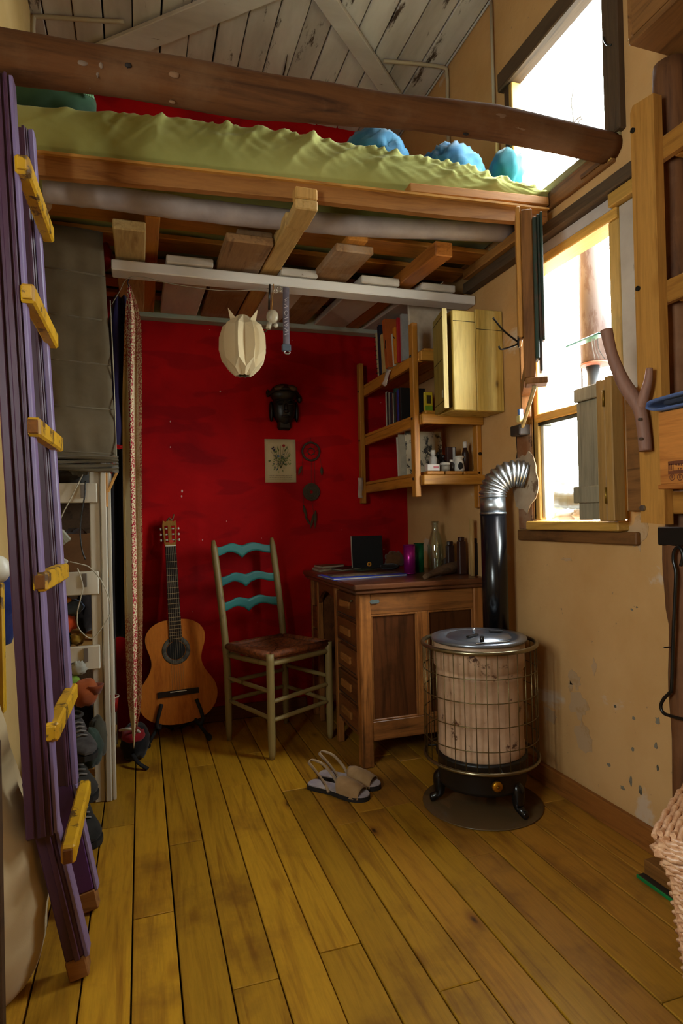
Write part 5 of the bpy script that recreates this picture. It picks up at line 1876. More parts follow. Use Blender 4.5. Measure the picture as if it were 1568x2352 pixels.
kn = MB().lathe([(0, 0), (.018, 0), (.018, .008), (.015, .013), (0, .013)], kp, 24, axis=tuple(kd)).obj('brass_knob', plain('b8801c', .35, .9), sv)
MB().lathe([(0, .013), (.005, .013), (.004, .017), (0, .017)], kp, 14, axis=tuple(kd)).obj('knob_screw', plain('7a5210', .4, .9), kn)
for a in (math.radians(-68), math.radians(157), math.radians(45)):
    d = V((math.cos(a), math.sin(a), 0))
    c = V((SX, SY, 0))
    pts = smooth_path([c + d * .125 + V((0, 0, .118)), c + d * .148 + V((0, 0, .095)), c + d * .150 + V((0, 0, .06)), c + d * .152 + V((0, 0, .038)), c + d * .172 + V((0, 0, .0225)), c + d * .186 + V((0, 0, .020))], 5)
    N = len(pts)
    MB().tube(pts, [interp([0, .2, .5, .7, .9, 1], [.018, .024, .019, .014, .0155, .008], i / (N - 1)) for i in range(N)], 14).obj('foot', plain('0e0b0a', .25), sv)
# wire guard
cg = T('stove_guard', 'round brass wire guard cage standing round the cream stove', 'guard', (SX, SY, .17))
brs = plain('7d6c48', .35, .9)
RG = .198
for z in (.182, .575):
    MB().tube(ring(V((SX, SY, z)), RG, 64), .0075 if z > .3 else .006, 10, closed=True).obj('rim', plain('8f8468', .28, .95), cg)
for z in (.255, .333, .412, .49):
    MB().tube(ring(V((SX, SY, z)), RG, 64), .0017, 6, closed=True).obj('hoop', brs, cg)
nw = 34
a0 = V((SX + RG, SY, .182))
vm = MB().tube([V((0, 0, .182)), V((0, 0, .575))], .0015, 6)
first = None
for i in range(nw):
    a = 2 * PI * i / nw + .05
    if first is None:
        first = MB().tube([V((SX + RG * math.cos(a), SY + RG * math.sin(a), .182)), V((SX + RG * math.cos(a), SY + RG * math.sin(a), .575))], .0015, 6).obj('wire', brs, cg)
        base_a = a
    else:
        o = first.copy()
        col.objects.link(o)
        o.parent = cg
        o.rotation_euler = (0, 0, a - base_a)
for a in (math.radians(20), math.radians(140), math.radians(260)):
    d = V((math.cos(a), math.sin(a), 0))
    MB().tube([V((SX, SY, .19)) + d * .158, V((SX, SY, .185)) + d * RG], .004, 6).obj('bracket', blk, cg)
# flue
PXp, PYp = 1.335, 2.14
fl = T('stove_flue', 'black stove pipe with a ribbed silver elbow entering the wall', 'stove pipe', (PXp, PYp, .5))
MB().tube([(PXp, PYp, .44), (PXp, PYp, 1.035)], .0505, 32).obj('black_pipe', plain('0c0c10', .22), fl)
MB().tube(smooth_path([(SX + .12, SY + .11, .50), (SX + .16, SY + .16, .50), (PXp, PYp, .50)], 5), .045, 24).obj('outlet', plain('0c0c10', .3), fl)
MB().tube([(PXp, PYp, 1.0355), (PXp, PYp, 1.095)], .0495, 32).obj('silver_collar', M['galv'], fl)
MB().tube([(PXp, PYp, 1.030), (PXp, PYp, 1.038)], .0525, 32).obj('joint_ring', M['galv'], fl)
path = smooth_path([(PXp, PYp, 1.096), (PXp + .002, PYp - .002, 1.125), (PXp + .018, PYp - .012, 1.160), (PXp + .05, PYp - .034, 1.185), (PXp + .085, PYp - .055, 1.188), (XR - .004, PYp - .072, 1.180)], 10)
N = len(path)
MB().tube(path, [.0505 + (.0035 if (i // 2) % 2 else -.003) for i in range(N)], 32).obj('ribbed_elbow', M['galv'], fl)

# ================================================================ CORNER SHELVES ON THE RIGHT WALL
cs = T('corner_shelf', 'pine wall shelf unit with three slatted boards in the corner above the desk', 'shelf', (1.30, 2.80, 1.11))
pz = wood('b8782a', '8a5214', 'Z', .45, .6, key='cs')
py_ = wood('b8782a', '8a5214', 'Y', .45, .5, key='cs')
px_ = wood('c08432', '8f5a18', 'X', .45, .5, key='cs')
MB().box(1.122, 1.148, 2.400, 2.440, 1.112, 1.862, .003).obj('upright', pz, cs)
MB().box(1.150, 1.176, 3.150, 3.190, 1.105, 1.872, .003).obj('upright', pz, cs)
MB().box(1.425, 1.449, 2.400, 2.440, 1.06, 1.50, .003).obj('upright', pz, cs)
SZ = [1.163, 1.425, 1.695]
for k, z in enumerate(SZ):
    MB().obox((1.160, 2.40, z + .02), (1.188, 3.19, z + .02), .022, .042, b=.003).obj('side_rail', py_, cs)
    MB().box(1.150, 1.447, 2.376, 2.398, z, z + .042, .003).obj('front_rail', px_, cs)
    for j in range(3):
        xa = 1.178 + j * .090
        MB().box(xa, xa + .082, 2.40, 3.18, z + .044, z + .060, .003).obj('slat', py_, cs)
for x, y, z in ((1.1215, 2.42, 1.19), (1.1215, 2.42, 1.45), (1.1215, 2.42, 1.72), (1.149, 3.17, 1.19), (1.149, 3.17, 1.45), (1.149, 3.17, 1.72)):
    MB().tube([(x + .004, y, z), (x - .003, y, z)], .006, 10).obj('bolt', M['black'], cs)
MB().tube([(1.437, 2.402, 1.30), (1.437, 2.396, 1.30)], .008, 10).obj('bolt', M['black'], cs)
ST = [z + .0605 for z in SZ]
# paper slips pinned to the shelf
q = P(832, 1125, y=3.145)
rows = [[V((1.128 + .028 * i / 2, 3.147 - .006 * math.sin(j) , lerp(1.245, 1.135, j / 6))) for i in range(3)] for j in range(7)]
MB().sheet(rows, .0008, (0, 1, 0)).obj('paper_slip', plain('b8a08c', .9), label='curled paper slip stuck to the upright against the red wall', cat='paper')
rows = [[V((1.148 - .003 * i, 2.70 + .05 * i / 3 + .06 * j / 4, ST[2] - .03 - .012 * j + .012 * math.sin(i + j))) for i in range(4)] for j in range(5)]
MB().sheet(rows, .0008, (1, 0, 0)).obj('paper_slip', plain('c4ae9c', .9), label='torn paper slip hanging off the edge of the top shelf board', cat='paper')


def book(x0, y, th, dep, h, z, mat, label, lean=0.0, name='book', cat='book', group=None, pages='c4b898'):
    """upright book, spine facing -X, thickness along Y, leaning in Y"""
    t = T(name, label, cat, (x0, y, z), group)
    up = V((0, math.sin(lean), math.cos(lean)))
    yv = V((0, math.cos(lean), -math.sin(lean)))
    o = V((x0, y, z + (th * abs(math.sin(lean)) if lean > 0 else 0)))

    def bx_(a0, a1, b0, b1, c0, c1, nm, mt_):
        c = o + V((1, 0, 0)) * (a0 + a1) / 2 + yv * (b0 + b1) / 2 + up * (c0 + c1) / 2
        MB().fbox(c, V(((a1 - a0) / 2, 0, 0)), yv * (b1 - b0) / 2, up * (c1 - c0) / 2, .001).obj(nm, mt_, t)
    bx_(0, .003, 0, th, 0, h, 'spine', mat)
    bx_(.003, dep, 0, .002, 0, h, 'cover', mat)
    bx_(.003, dep, th - .002, th, 0, h, 'cover', mat)
    bx_(.0035, dep - .004, .0022, th - .0022, .003, h - .003, 'pages', plain(pages, .85))
    return t


# middle shelf: dark row of books
y = 2.885
specs = [('b0a890', .012, .175, 'white paperback'), ('101418', .018, .17, 'black hardback'), ('8a8270', .014, .165, 'grey cream paperback'), ('12182a', .016, .16, 'navy paperback'), ('3a1c1c', .012, .155, 'dark maroon paperback'), ('a89a84', .008, .15, 'thin cream booklet'), ('1c3a2c', .018, .17, 'dark green hardback'), ('2a1a10', .014, .15, 'dark brown paperback'), ('1c2a7a', .020, .155, 'bright navy blue hardback'), ('14100c', .020, .16, 'thick black paperback')]
for hx, th, h, nm in specs:
    y -= th + .004
    book(1.19, y, th, .13, h, ST[1], plain(hx, .5), nm + ' standing in the row on the middle corner shelf', .0)
t = T('yellow_packet', 'small yellow packet standing on the middle corner shelf by the upright', 'packet', (1.20, 2.44, ST[1]))
MB().box(1.186, 1.225, 2.425, 2.440, ST[1] + .0005, ST[1] + .085, .002).obj('box', plain('c8a81c', .5), t)
MB().box(1.188, 1.223, 2.4235, 2.425, ST[1] + .004, ST[1] + .025, .0005).obj('green_band', plain('6a8a1c', .5), t)
MB().box(1.195, 1.216, 2.4235, 2.425, ST[1] + .034, ST[1] + .07, .0005).obj('dark_figure', plain('3a2c10', .5), t)
# top shelf: binders and folders
z = ST[2]
book(1.185, 2.955, .012, .15, .235, z, plain('c2a878', .6), 'spiral bound kraft notebook at the wall end of the top corner shelf', .10, 'spiral_notebook', 'notebook')
nb_ = bpy.data.objects['spiral_notebook']
for k in range(9):
    MB().tube(ring(V((1.184, 2.962 + .012 * k / 4, z + .02 + k * .024)), .007, 12, (1, 0, 0), (0, 1, 0)), .0012, 5, closed=True).obj('spiral_coil', plain('3a362e', .4, .8), nb_)
book(1.185, 2.915, .03, .17, .262, z, plain('141a2e', .6), 'dark navy box file standing on the top corner shelf', .06, 'box_file', 'box file')
book(1.178, 2.865, .022, .15, .20, z, plain('c29a58', .6), 'kraft brown folder standing on the top corner shelf', .08, 'kraft_folder', 'folder')
book(1.185, 2.835, .012, .14, .19, z, plain('8a8c90', .5), 'grey spiral pad beside the orange binder on the top shelf', .05, 'grey_pad', 'notebook')
ob = book(1.160, 2.765, .032, .17, .25, z, plain('b4561c', .55), 'tall orange elastic folder leaning on the top corner shelf', .14, 'orange_folder', 'folder')
MB().tube([(1.158, 2.79, z + .10), (1.158, 2.785, z + .14)], .002, 6).obj('elastic', M['black'], ob)
book(1.175, 2.725, .014, .15, .16, z, plain('c8c0ac', .6), 'slim white folder between the orange folders', .10, 'white_folder', 'folder')
yo = book(1.165, 2.680, .022, .15, .175, z, plain('d07a14', .5), 'bright yellow orange folder on the top corner shelf', .06, 'orange_folder', 'folder')
MB().tube([(1.163, 2.685, z + .12), (1.163, 2.703, z + .135)], .002, 6).obj('elastic', M['black'], yo)
book(1.165, 2.655, .012, .15, .21, z, plain('b01c20', .5), 'thin red folder beside the bright yellow orange folder', .0, 'red_folder', 'folder')
book(1.175, 2.625, .018, .15, .22, z, plain('9a948c', .5), 'grey folder next to the thin red folder', .0, 'grey_folder', 'folder')
# large white sheet folder seen behind the upright
ff = T('drawing_folder', 'large white drawing folder standing on the top corner shelf', 'folder', (1.30, 2.56, z))
MB().fbox(V((1.315, 2.575, z + .128)), V((.128, 0, 0)), V((0, .008, 0)), V((0, .006, .126)), .004).obj('cover', plain('b8a68e', .7), ff)
MB().fbox(V((1.315, 2.576, z + .257)), V((.129, 0, 0)), V((0, .010, 0)), V((0, .0, .003)), .001).obj('white_edge', plain('d8d4cc', .6), ff)
# bottom shelf: papers and toiletries
z = ST[0]
book(1.185, 2.725, .010, .13, .19, z, plain('c8beaa', .7), 'white sheaf of papers at the wall end of the bottom corner shelf', .06, 'paper_sheaf', 'papers')
book(1.185, 2.705, .012, .13, .20, z, plain('b0a48c', .7), 'cream sheaf of papers beside the white one on the bottom shelf', .04, 'paper_sheaf', 'papers')
MB().fbox(V((1.29, 2.655, z + .105)), V((.095, 0, 0)), V((0, .003, 0)), V((0, .012, .104)), .001).obj('art_postcard', paint('b5a98e', '2c2a26', .43, .7, 24, 'a0947c', .3), label='cream printed card with dark marks behind the bottles on the bottom shelf', cat='card')


def bottle(name, px, basey, r, h, colr, capc, label, y_, neck=.5, rough=.4):
    x = P(px, 1080, y=y_).x
    t = T(name, label, 'bottle', (x, y_, z))
    MB().lathe([(0, .0005), (r, .0005), (r, h * .62), (r * .8, h * .70), (r * neck, h * .75), (r * neck, h * .80)], (x, y_, z), 20).obj('body', plain(colr, rough), t)
    MB().lathe([(0, h * .80), (r * neck * 1.2, h * .80), (r * neck * 1.2, h), (0, h)], (x, y_, z), 18).obj('cap', plain(capc, .4), t)


bottle('brown_bottle', 1069, 0, .015, .135, '2a100a', 'd8d0c4', 'tall dark brown bottle with white cap on the bottom shelf', 2.455, .55)
bottle('white_bottle', 995, 0, .018, .10, 'b8b4ac', 'c8c4bc', 'white bottle with white cap behind the pale box on the bottom shelf', 2.50)
bottle('black_bottle', 1006, 0, .012, .10, '120e0e', '0c0a0a', 'small black bottle behind the round cream jar', 2.56)
bottle('black_bottle', 1018, 0, .013, .085, '160f0d', '1c1410', 'short black bottle beside the brown card box', 2.55)
bottle('cream_jar_bottle', 1037, 0, .014, .055, '241612', 'd0c8bc', 'tiny dark bottle with white cap in front of the brown card box', 2.46)
x = P(1022, 1080, y=2.43).x
jt = T('cream_jar', 'round grey white cream jar on the bottom shelf', 'jar', (x, 2.43, z))
MB().lathe([(0, .0005), (.021, .0005), (.021, .026), (0, .026)], (x, 2.43, z), 24).obj('jar_body', plain('8d8578', .5), jt)
MB().lathe([(0, .0265), (.022, .0265), (.022, .038), (0, .038)], (x, 2.43, z), 24).obj('lid', plain('b8b0a4', .4), jt)
x = P(992, 1080, y=2.42).x
wb_ = T('pale_box', 'flat white medicine box with pink print at the shelf front', 'box', (x, 2.415, z))
MB().box(x - .028, x + .030, 2.405, 2.430, z + .0005, z + .030, .002).obj('carton', plain('c8beb4', .6), wb_)
MB().box(x - .0, x + .024, 2.4040, 2.405, z + .012, z + .020, .0002).obj('pink_print', plain('a84a50', .6), wb_)
x = P(1034, 1050, y=2.54).x
bb_ = T('brown_carton', 'upright brown carton with a white stripe on the bottom shelf', 'box', (x, 2.54, z))
MB().box(x - .022, x + .022, 2.525, 2.55, z + .0005, z + .12, .002).obj('carton', plain('3c1c14', .6), bb_)
MB().box(x + .004, x + .016, 2.5235, 2.525, z + .01, z + .118, .0003).obj('white_stripe', plain('c8c4bc', .6), bb_)
x = P(1052, 1060, y=2.46).x
bw = T('white_bowl', 'white ceramic oil burner with an oval opening on the bottom shelf', 'oil burner', (x, 2.455, z))
MB().lathe([(.022, .0005), (.026, .008), (.022, .045), (.017, .055), (.024, .062), (.026, .070), (.020, .066), (.0, .058)], (x, 2.455, z), 24).obj('burner', plain('c4beb2', .35), bw)
MB().ell((x - .004, 2.432, z + .024), .013, .004, .018, 16, 10).obj('opening', plain('15110f', .9), bw)
x = P(1098, 1060, y=2.47).x
MB().ell((x, 2.47, z + .029), .026, .025, .036, 18, 12, .35, 6, 4, flat=.028).obj('dark_stone', plain('241a12', .6), label='dark rough stone at the wall end of the bottom shelf', cat='stone')

# ---------------------------------------------------------------- pine cupboard
cp = T('pine_cupboard', 'small pine wall cupboard with its door ajar beside the window', 'cupboard', (1.32, 2.30, 1.487))
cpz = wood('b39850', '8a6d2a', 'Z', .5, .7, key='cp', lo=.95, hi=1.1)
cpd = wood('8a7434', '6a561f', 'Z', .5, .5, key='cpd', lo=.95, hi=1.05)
CZ0, CZ1, CY = 1.487, 1.862, 2.212
# it hangs on the wall in front of the shelf unit
CZ0 = 1.455
MB().box(1.213, 1.318, CY, CY + .016, CZ0, CZ1, .003).obj('side_board', cpz, cp)
MB().box(1.320, 1.447, CY, CY + .016, CZ0, CZ1 + .012, .003).obj('side_board', cpz, cp)
MB().box(1.215, 1.317, CY - .0015, CY, CZ1 - .045, CZ1 - .043, .0003).obj('cleat_line', M['gapdark'], cp)
MB().box(1.322, 1.445, CY - .0015, CY, CZ1 - .072, CZ1 - .070, .0003).obj('cleat_line', M['gapdark'], cp)
MB().box(1.213, 1.447, 2.348, 2.364, CZ0, CZ1, .003).obj('side_board', cpz, cp)
MB().box(1.213, 1.447, CY + .0165, 2.3475, CZ0, CZ0 + .016, .003).obj('base_board', cpz, cp)
MB().box(1.213, 1.447, CY + .0165, 2.3475, CZ1 - .016, CZ1, .003).obj('top_board', cpz, cp)
MB().box(1.437, 1.447, CY + .0165, 2.3475, CZ0 + .0165, CZ1 - .0165, .001).obj('back_board', cpz, cp)
# door on the left side, hinged at the rear
hx_, hy_ = 1.205, 2.350
dn = V((1.155, 2.150, 0))
dr0 = V((hx_, hy_, 0))
dv = (dn - dr0).normalized()
DL = .165
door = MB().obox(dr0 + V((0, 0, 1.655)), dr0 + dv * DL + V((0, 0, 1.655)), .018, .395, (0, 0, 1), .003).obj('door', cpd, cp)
nrm = V((dv.y, -dv.x, 0))
if nrm.x > 0:
    nrm = -nrm
c0 = dr0 + V((0, 0, 1.655)) + nrm * .0098
MB().obox(c0 + dv * .02, c0 + dv * (DL - .02), .002, .002, (0, 0, 1), .0003).obj('rail_line', M['gapdark'], door)
for zz in (1.486, 1.824):
    MB().obox(c0 + dv * .002 + V((0, 0, zz - 1.655)), c0 + dv * (DL - .002) + V((0, 0, zz - 1.655)), .0015, .002, (0, 0, 1), .0003).obj('rail_line', M['gapdark'], door)
MB().obox(dr0 + dv * (DL + .0005) + V((0, 0, 1.655)), dr0 + dv * (DL + .006) + V((0, 0, 1.655)), .019, .398, (0, 0, 1), .002).obj('edge_strip', wood('c8b078', 'a08848', 'Z', .6, .1, key='cpe'), door)
cc_ = dr0 + dv * (DL - .012) + nrm * .011 + V((0, 0, 1.515))
MB().fbox(cc_, dv * .008, nrm * .002, V((0, 0, .016)), .001).obj('hinge', plain('b0a884', .4, .5), door)

# ---------------------------------------------------------------- open window sash beside it
sh = T('window_sash', 'open timber window sash with green painted edge swung into the room', 'window sash', (1.33, 1.87, 1.46))
s0_, s1_ = V((1.425, 2.035, 0)), V((1.222, 1.715, 0))
sd_ = (s1_ - s0_).normalized()
sn = V((-sd_.y, sd_.x, 0))
sn = sn if sn.x < 0 else -sn            # toward the cupboard
greenp = paint('22382c', '4a3020', .42, .5, 14, '2a2018', .7, 'Z')
sashw = wood('8a5a2c', '5a3618', 'Z', .6, .4, key='sash')
zb_, zt_ = 1.475, 2.03


def sbar(a, b, z0_, z1_, nm, mat, offn=0, th=.036):
    p0, p1 = s0_ + sd_ * a + sn * offn, s0_ + sd_ * b + sn * offn
    return MB().obox(p0 + V((0, 0, (z0_ + z1_) / 2)), p1 + V((0, 0, (z0_ + z1_) / 2)), th, z1_ - z0_, (0, 0, 1), .003).obj(nm, mat, sh)


LS = (s1_ - s0_).length
sbar(0, .05, zb_ - .08, zt_ - .05, 'stile', sashw)
sbar(LS - .05, LS, zb_, zt_, 'stile', sashw)
sbar(.05, LS - .05, zb_, zb_ + .05, 'rail', sashw)
sbar(.05, LS - .05, zt_ - .055, zt_ - .005, 'rail', sashw)
sbar(.05, LS - .05, zb_ + .05, zt_ - .055, 'pane', M['glass'], 0, .004)
sbar(LS - .055, LS + .004, zb_ + .06, zt_ - .03, 'green_strip', greenp, -.025, .013)
sbar(LS - .045, LS - .002, zb_ + .02, zt_ - .02, 'green_strip', greenp, -.0365, .009)
sbar(LS - .03, LS + .001, zb_ + .12, zt_ - .015, 'green_strip', greenp, -.046, .008)
sbar(LS - .12, LS + .002, zt_ - .42, zt_ + .012, 'glazing_strip', wood('b8803c', '84521c', 'Z', .5, .3, key='gs'), .026, .014)
sbar(LS - .06, LS + .012, zb_ - .022, zb_ - .002, 'drip_rail', sashw, -.02, .07)
MB().obox(V((1.405, 2.03, 1.365)), V((1.245, 1.725, 1.448)), .012, .012, b=.002).obj('stay_bar', wood('a89468', '7a683c', 'X', .7, 0, key='stay'), sh)
MB().box(1.395, 1.449, 2.035, 2.10, 1.335, 1.375, .004).obj('hinge_block', plain('2c2018', .7), sh)
# small things wedged on the ledge of the sash
q = P(1186, 945, y=2.0)
MB().box(1.363, 1.380, 1.985, 2.0, 1.376, 1.425, .002).obj('match_box', plain('4a6aa0', .5), label='tiny blue and cream match box wedged beside the open sash', cat='match box')
MB().box(1.36, 1.383, 1.982, 2.003, 1.3755, 1.40, .002).obj('label', plain('c8b878', .6), bpy.data.objects['match_box'])
# double coat hook
hk_ = T('coat_hook', 'black double prong coat hook screwed to the open sash', 'hook', P(1186, 785, y=1.74))
e_ = s0_ + sd_ * (LS - .02) + sn * .034
yh = e_.y
hz_ = P(1186, 785, y=yh).z
base = V((e_.x, e_.y, hz_))
MB().obox(base + V((0, 0, -.018)), base + V((0, 0, .018)), .012, .006, tuple(sn), .001).obj('back_plate', M['black'], hk_)
up_t = P(1132, 730, y=yh - .01)
lo_t = P(1145, 795, y=yh - .01)
MB().tube(smooth_path([base, base + V((-.012, 0, .006)), lerp(base, up_t, .55) + V((-.004, 0, -.006)), up_t], 6), [.0032] * 19, 8).obj('upper_prong', M['black'], hk_)
MB().tube(smooth_path([base, base + V((-.012, 0, -.012)), lo_t + V((.012, 0, -.010)), lo_t], 6), [.0032] * 19, 8).obj('lower_prong', M['black'], hk_)

# ---------------------------------------------------------------- folded shutters at the right of the lower window
sf = T('folding_shutter', 'small folded pine shutters hinged at the side of the lower window', 'shutter', (1.40, 1.6, .99))
pn = wood('a07840', '74502a', 'Z', .6, .4, key='sf')
gr = wood('8f836a', '6a5c46', 'Z', .8, .5, key='sfg')
MB().box(1.395, 1.411, 1.612, 1.71, 1.005, 1.395, .003).obj('weathered_leaf', gr, sf)
MB().box(1.385, 1.4115, 1.600, 1.7115, 1.396, 1.440, .003).obj('top_batten', gr, sf)
MB().box(1.385, 1.4115, 1.60, 1.725, 1.06, 1.115, .003).obj('lower_batten', gr, sf)
MB().box(1.380, 1.4105, 1.575, 1.598, 1.000, 1.445, .003).obj('leaf_edge', pn, sf)
MB().box(1.372, 1.4105, 1.553, 1.572, 1.000, 1.440, .003).obj('leaf_edge', pn, sf)
MB().box(1.365, 1.4105, 1.515, 1.545, 1.000, 1.445, .003).obj('leaf_edge', pn, sf)
for z in (1.08, 1.38):
    MB().tube([(1.366, 1.549, z - .025), (1.366, 1.549, z + .025)], .004, 8).obj('hinge', plain('8a6a24', .4, .8), sf)
MB().box(1.413, 1.437, 1.455, 1.512, 1.03, 1.40, .003).obj('inner_leaf', M['brownY'], sf)
# green edged glass ledge tied with string
gl = T('glass_ledge', 'green edged glass ledge strung across the lower window by the branch hook', 'ledge', P(1345, 785, x=1.41))
ga, gb_ = P(1308, 797, x=1.41), P(1384, 766, x=1.41)
MB().obox(ga, gb_, .035, .006, b=.001).obj('glass_strip', plain('3f8f72', .15), gl)
for dx_ in (0, 6, 14):
    a = P(1358 + dx_, 778, x=1.395)
    MB().tube(smooth_path([a, a + V((0, -.004, -.035)), P(1366 + dx_ * 1.6, 825, x=1.40)], 5), .0018, 6).obj('string', plain('d0c8c0', .8), gl)

# ================================================================ RIGHT-HAND SHELVING
rs_ = T('pine_shelving', 'tall pine shelving unit with bolted uprights beside the lower window', 'shelving', (1.33, 1.1, .99))
up = wood('b8803a', '8a571e', 'Z', .5, .9, key='up')
ub = [(1.258, .993), (1.338, .998), (1.338, 2.118), (1.328, 2.134), (1.258, 2.122)]
MB().prism(ub, (1.295, 0, 0), (0, 1, 0), (0, 0, 1), .028).obj('upright', up, rs_)
for px, py in ((1454, 300), (1466, 663)):
    q = P(px, py, x=1.295)
    MB().tube([q + V((.002, 0, 0)), q + V((-.005, 0, 0))], .007, 10).obj('bolt', M['black'], rs_)
q = P(1478, 1167, x=1.295)
MB().tube([q + V((.002, 0, 0)), q + V((-.008, 0, 0))], .008, 12).obj('bolt', M['steel'], rs_)
MB().box(1.295, 1.323, .58, .66, .993, 2.12, .003).obj('upright', up, rs_)
up_y = wood('a8712e', '7a4818', 'Y', .5, .7, key='upy')
for z in (1.05, 1.605, 1.985):
    MB().box(1.3235, 1.345, .56, 1.335, z - .03, z + .03, .003).obj('shelf_rail', up_y, rs_)
    for j in range(2):
        MB().box(1.3455 + j * .05, 1.391 + j * .05, .56, 1.225, z + .012, z + .03, .003).obj('shelf_slat', up_y, rs_)
    MB().box(1.3455, 1.447, 1.226, 1.245, z - .03, z + .03, .003).obj('cross_rail', up_y, rs_)
MB().box(1.350, 1.446, .62, 1.20, .955, 1.016, .003).obj('drawer_box', up_y, rs_)
# box shelf high on the wall
bs = T('box_shelf', 'dark grained wooden box shelf high on the wall above the pine shelving', 'box shelf', (1.35, 1.1, 2.23))
bsw = wood('8a5c30', '54341a', 'Y', .5, .3, key='bs')
MB().box(1.235, 1.449, .60, 1.275, 2.245, 2.262, .003).obj('base_board', bsw, bs)
MB().box(1.235, 1.449, 1.262, 1.278, 2.2625, 2.55, .003).obj('end_board', wood('8a5c30', '54341a', 'X', .5, .3, key='bs'), bs)
MB().box(1.232, 1.246, .60, 1.2615, 2.2625, 2.56, .003).obj('front_board', bsw, bs)
# rough log post
pts, rr_ = [], []
for i in range(50):
    z = lerp(.0455, 2.24, i / 49)
    pts.append((1.398 + .006 * noise.noise(V((0, z * 2, 0))), 1.298 + .008 * noise.noise(V((3, z * 2, 0))), z))
    rr_.append(.045 + .006 * noise.noise(V((7, z * 4, 0))) + (.006 if .75 < z < .95 else 0))
MB().tube(pts, rr_, 16, rfun=lambda i, a: 1 + .08 * noise.noise(V((i * .3, math.cos(a) * 2, math.sin(a) * 2)))).obj('log_post', wood('6a4224', '3a2010', 'Z', .7, .8, key='lp', stain='8a6040'), label='rough dark log post standing against the ochre wall behind the hamper', cat='post')
MB().box(1.345, 1.36, 1.205, 1.335, .935, .985, .003).obj('black_bracket', M['black'], label='flat black metal bracket under the pine upright', cat='bracket')
# iron poker hung on the post
pk_ = T('iron_poker', 'black iron poker with a looped handle hanging on the log post', 'poker', P(1540, 1640, x=1.335))
pts = [P(a, b, x=1.335) for a, b in ((1563, 1300), (1568, 1280), (1564, 1262), (1555, 1257), (1547, 1268), (1546, 1288), (1551, 1310), (1551, 1340), (1546, 1450), (1542, 1575), (1538, 1590), (1524, 1605), (1517, 1622), (1524, 1638), (1545, 1646), (1580, 1655))]
MB().tube(smooth_path(pts, 5), .0045, 8).obj('rod', M['black'], pk_)
MB().tube([P(1545, 1486, x=1.37), P(1525, 1487, x=1.325)], .002, 6).obj('nail', M['black'], pk_)

# forked branch used as a hook
br = T('branch_hook', 'smooth forked branch screwed to the pine upright as a hook', 'branch', P(1480, 1035, x=1.27))
brm_ = wood('8a6250', '63443a', 'Z', .6, .2, key='br')
stem = [P(a, b, x=c) for a, b, c in ((1482, 1036, 1.272), (1478, 990, 1.272), (1470, 945, 1.268), (1455, 915, 1.262), (1432, 880, 1.25), (1412, 835, 1.235), (1400, 795, 1.225), (1392, 758, 1.22))]
sp_ = smooth_path(stem, 5)
N = len(sp_)
MB().tube(sp_, [interp([0, .35, .5, .8, 1], [.0165, .017, .019, .0145, .0165], i / (N - 1)) for i in range(N)], 14).obj('stem', brm_, br)
pr_ = smooth_path([P(a, b, x=1.268) for a, b in ((1470, 935), (1480, 905), (1488, 875), (1491, 845))], 5)
N = len(pr_)
MB().tube(pr_, [lerp(.016, .008, i / (N - 1)) for i in range(N)], 12).obj('prong', brm_, br)
for a, b in ((1469, 963), (1471, 1008)):
    q = P(a, b, x=1.252)
    MB().tube([q + V((.006, 0, 0)), q + V((-.003, 0, 0))], .004, 8).obj('screw', M['steel'], br)

# printed wooden crate with folded jeans on top
cr = T('wooden_crate', 'small printed wooden crate on the pine shelving below the folded jeans', 'crate', (1.24, 1.08, 1.07))
crw = wood('b87434', '8a4e1e', 'X', .55, .3, key='cr')
cx0, cx1, cy0, cyf, cz0, cz1 = 1.245, 1.435, .80, 1.222, 1.083, 1.276
crwY = wood('b87434', '8a4e1e', 'Y', .55, .3, key='cr')
MB().box(cx0 + .0125, cx1, cyf - .012, cyf, cz0 + .012, cz1, .002).obj('end_board', crw, cr)
MB().box(cx0 + .0125, cx1, cy0, cy0 + .012, cz0 + .012, cz1, .002).obj('end_board', crw, cr)
sb_ = MB().box(cx0, cx0 + .012, cy0, cyf, cz0 + .012, cz1, .002).obj('side_board', crwY, cr)
MB().box(cx1 - .010, cx1, cy0 + .0125, cyf - .0125, cz0 + .012, cz1, .002).obj('side_board', crwY, cr)
MB().box(cx0 - .004, cx1, cy0 - .004, cyf + .004, cz0, cz0 + .0118, .002).obj('base_board', crwY, cr)
ink = plain('6a3412', .7)
pr = MB()


def ib(a, b, c, d):
    """ink rectangle on the side board: pixel corners"""
    p, q = P(a, b, x=cx0), P(c, d, x=cx0)
    pr.box(cx0 - .0006, cx0 + .0002, min(p.y, q.y), max(p.y, q.y), min(p.z, q.z), max(p.z, q.z), .0001)


for r_ in ((1534, 1060, 1600, 1062), (1534, 1082, 1600, 1084), (1534, 1060, 1535.5, 1084), (1546, 1060, 1547.2, 1084), (1537, 1065, 1539, 1080), (1541, 1065, 1543, 1080)):
    ib(*r_)
for k in range(6):
    ib(1551 + k * 6, 1065, 1555 + k * 6, 1069)
    ib(1556 + k * 6, 1074, 1559 + k * 6, 1078)
for px in (1543, 1561, 1578):
    c = P(px, 1096, x=cx0 - .0004)
    pr.tube(ring(c, .0075, 18, (0, 1, 0), (0, 0, 1)), .0011, 5, closed=True, squash=((1, 0, 0), .3))
    pr.box(cx0 - .0006, cx0 + .0002, c.y - .002, c.y + .002, c.z - .003, c.z + .005, .0001)
pr.obj('printed_marks', ink, sb_)

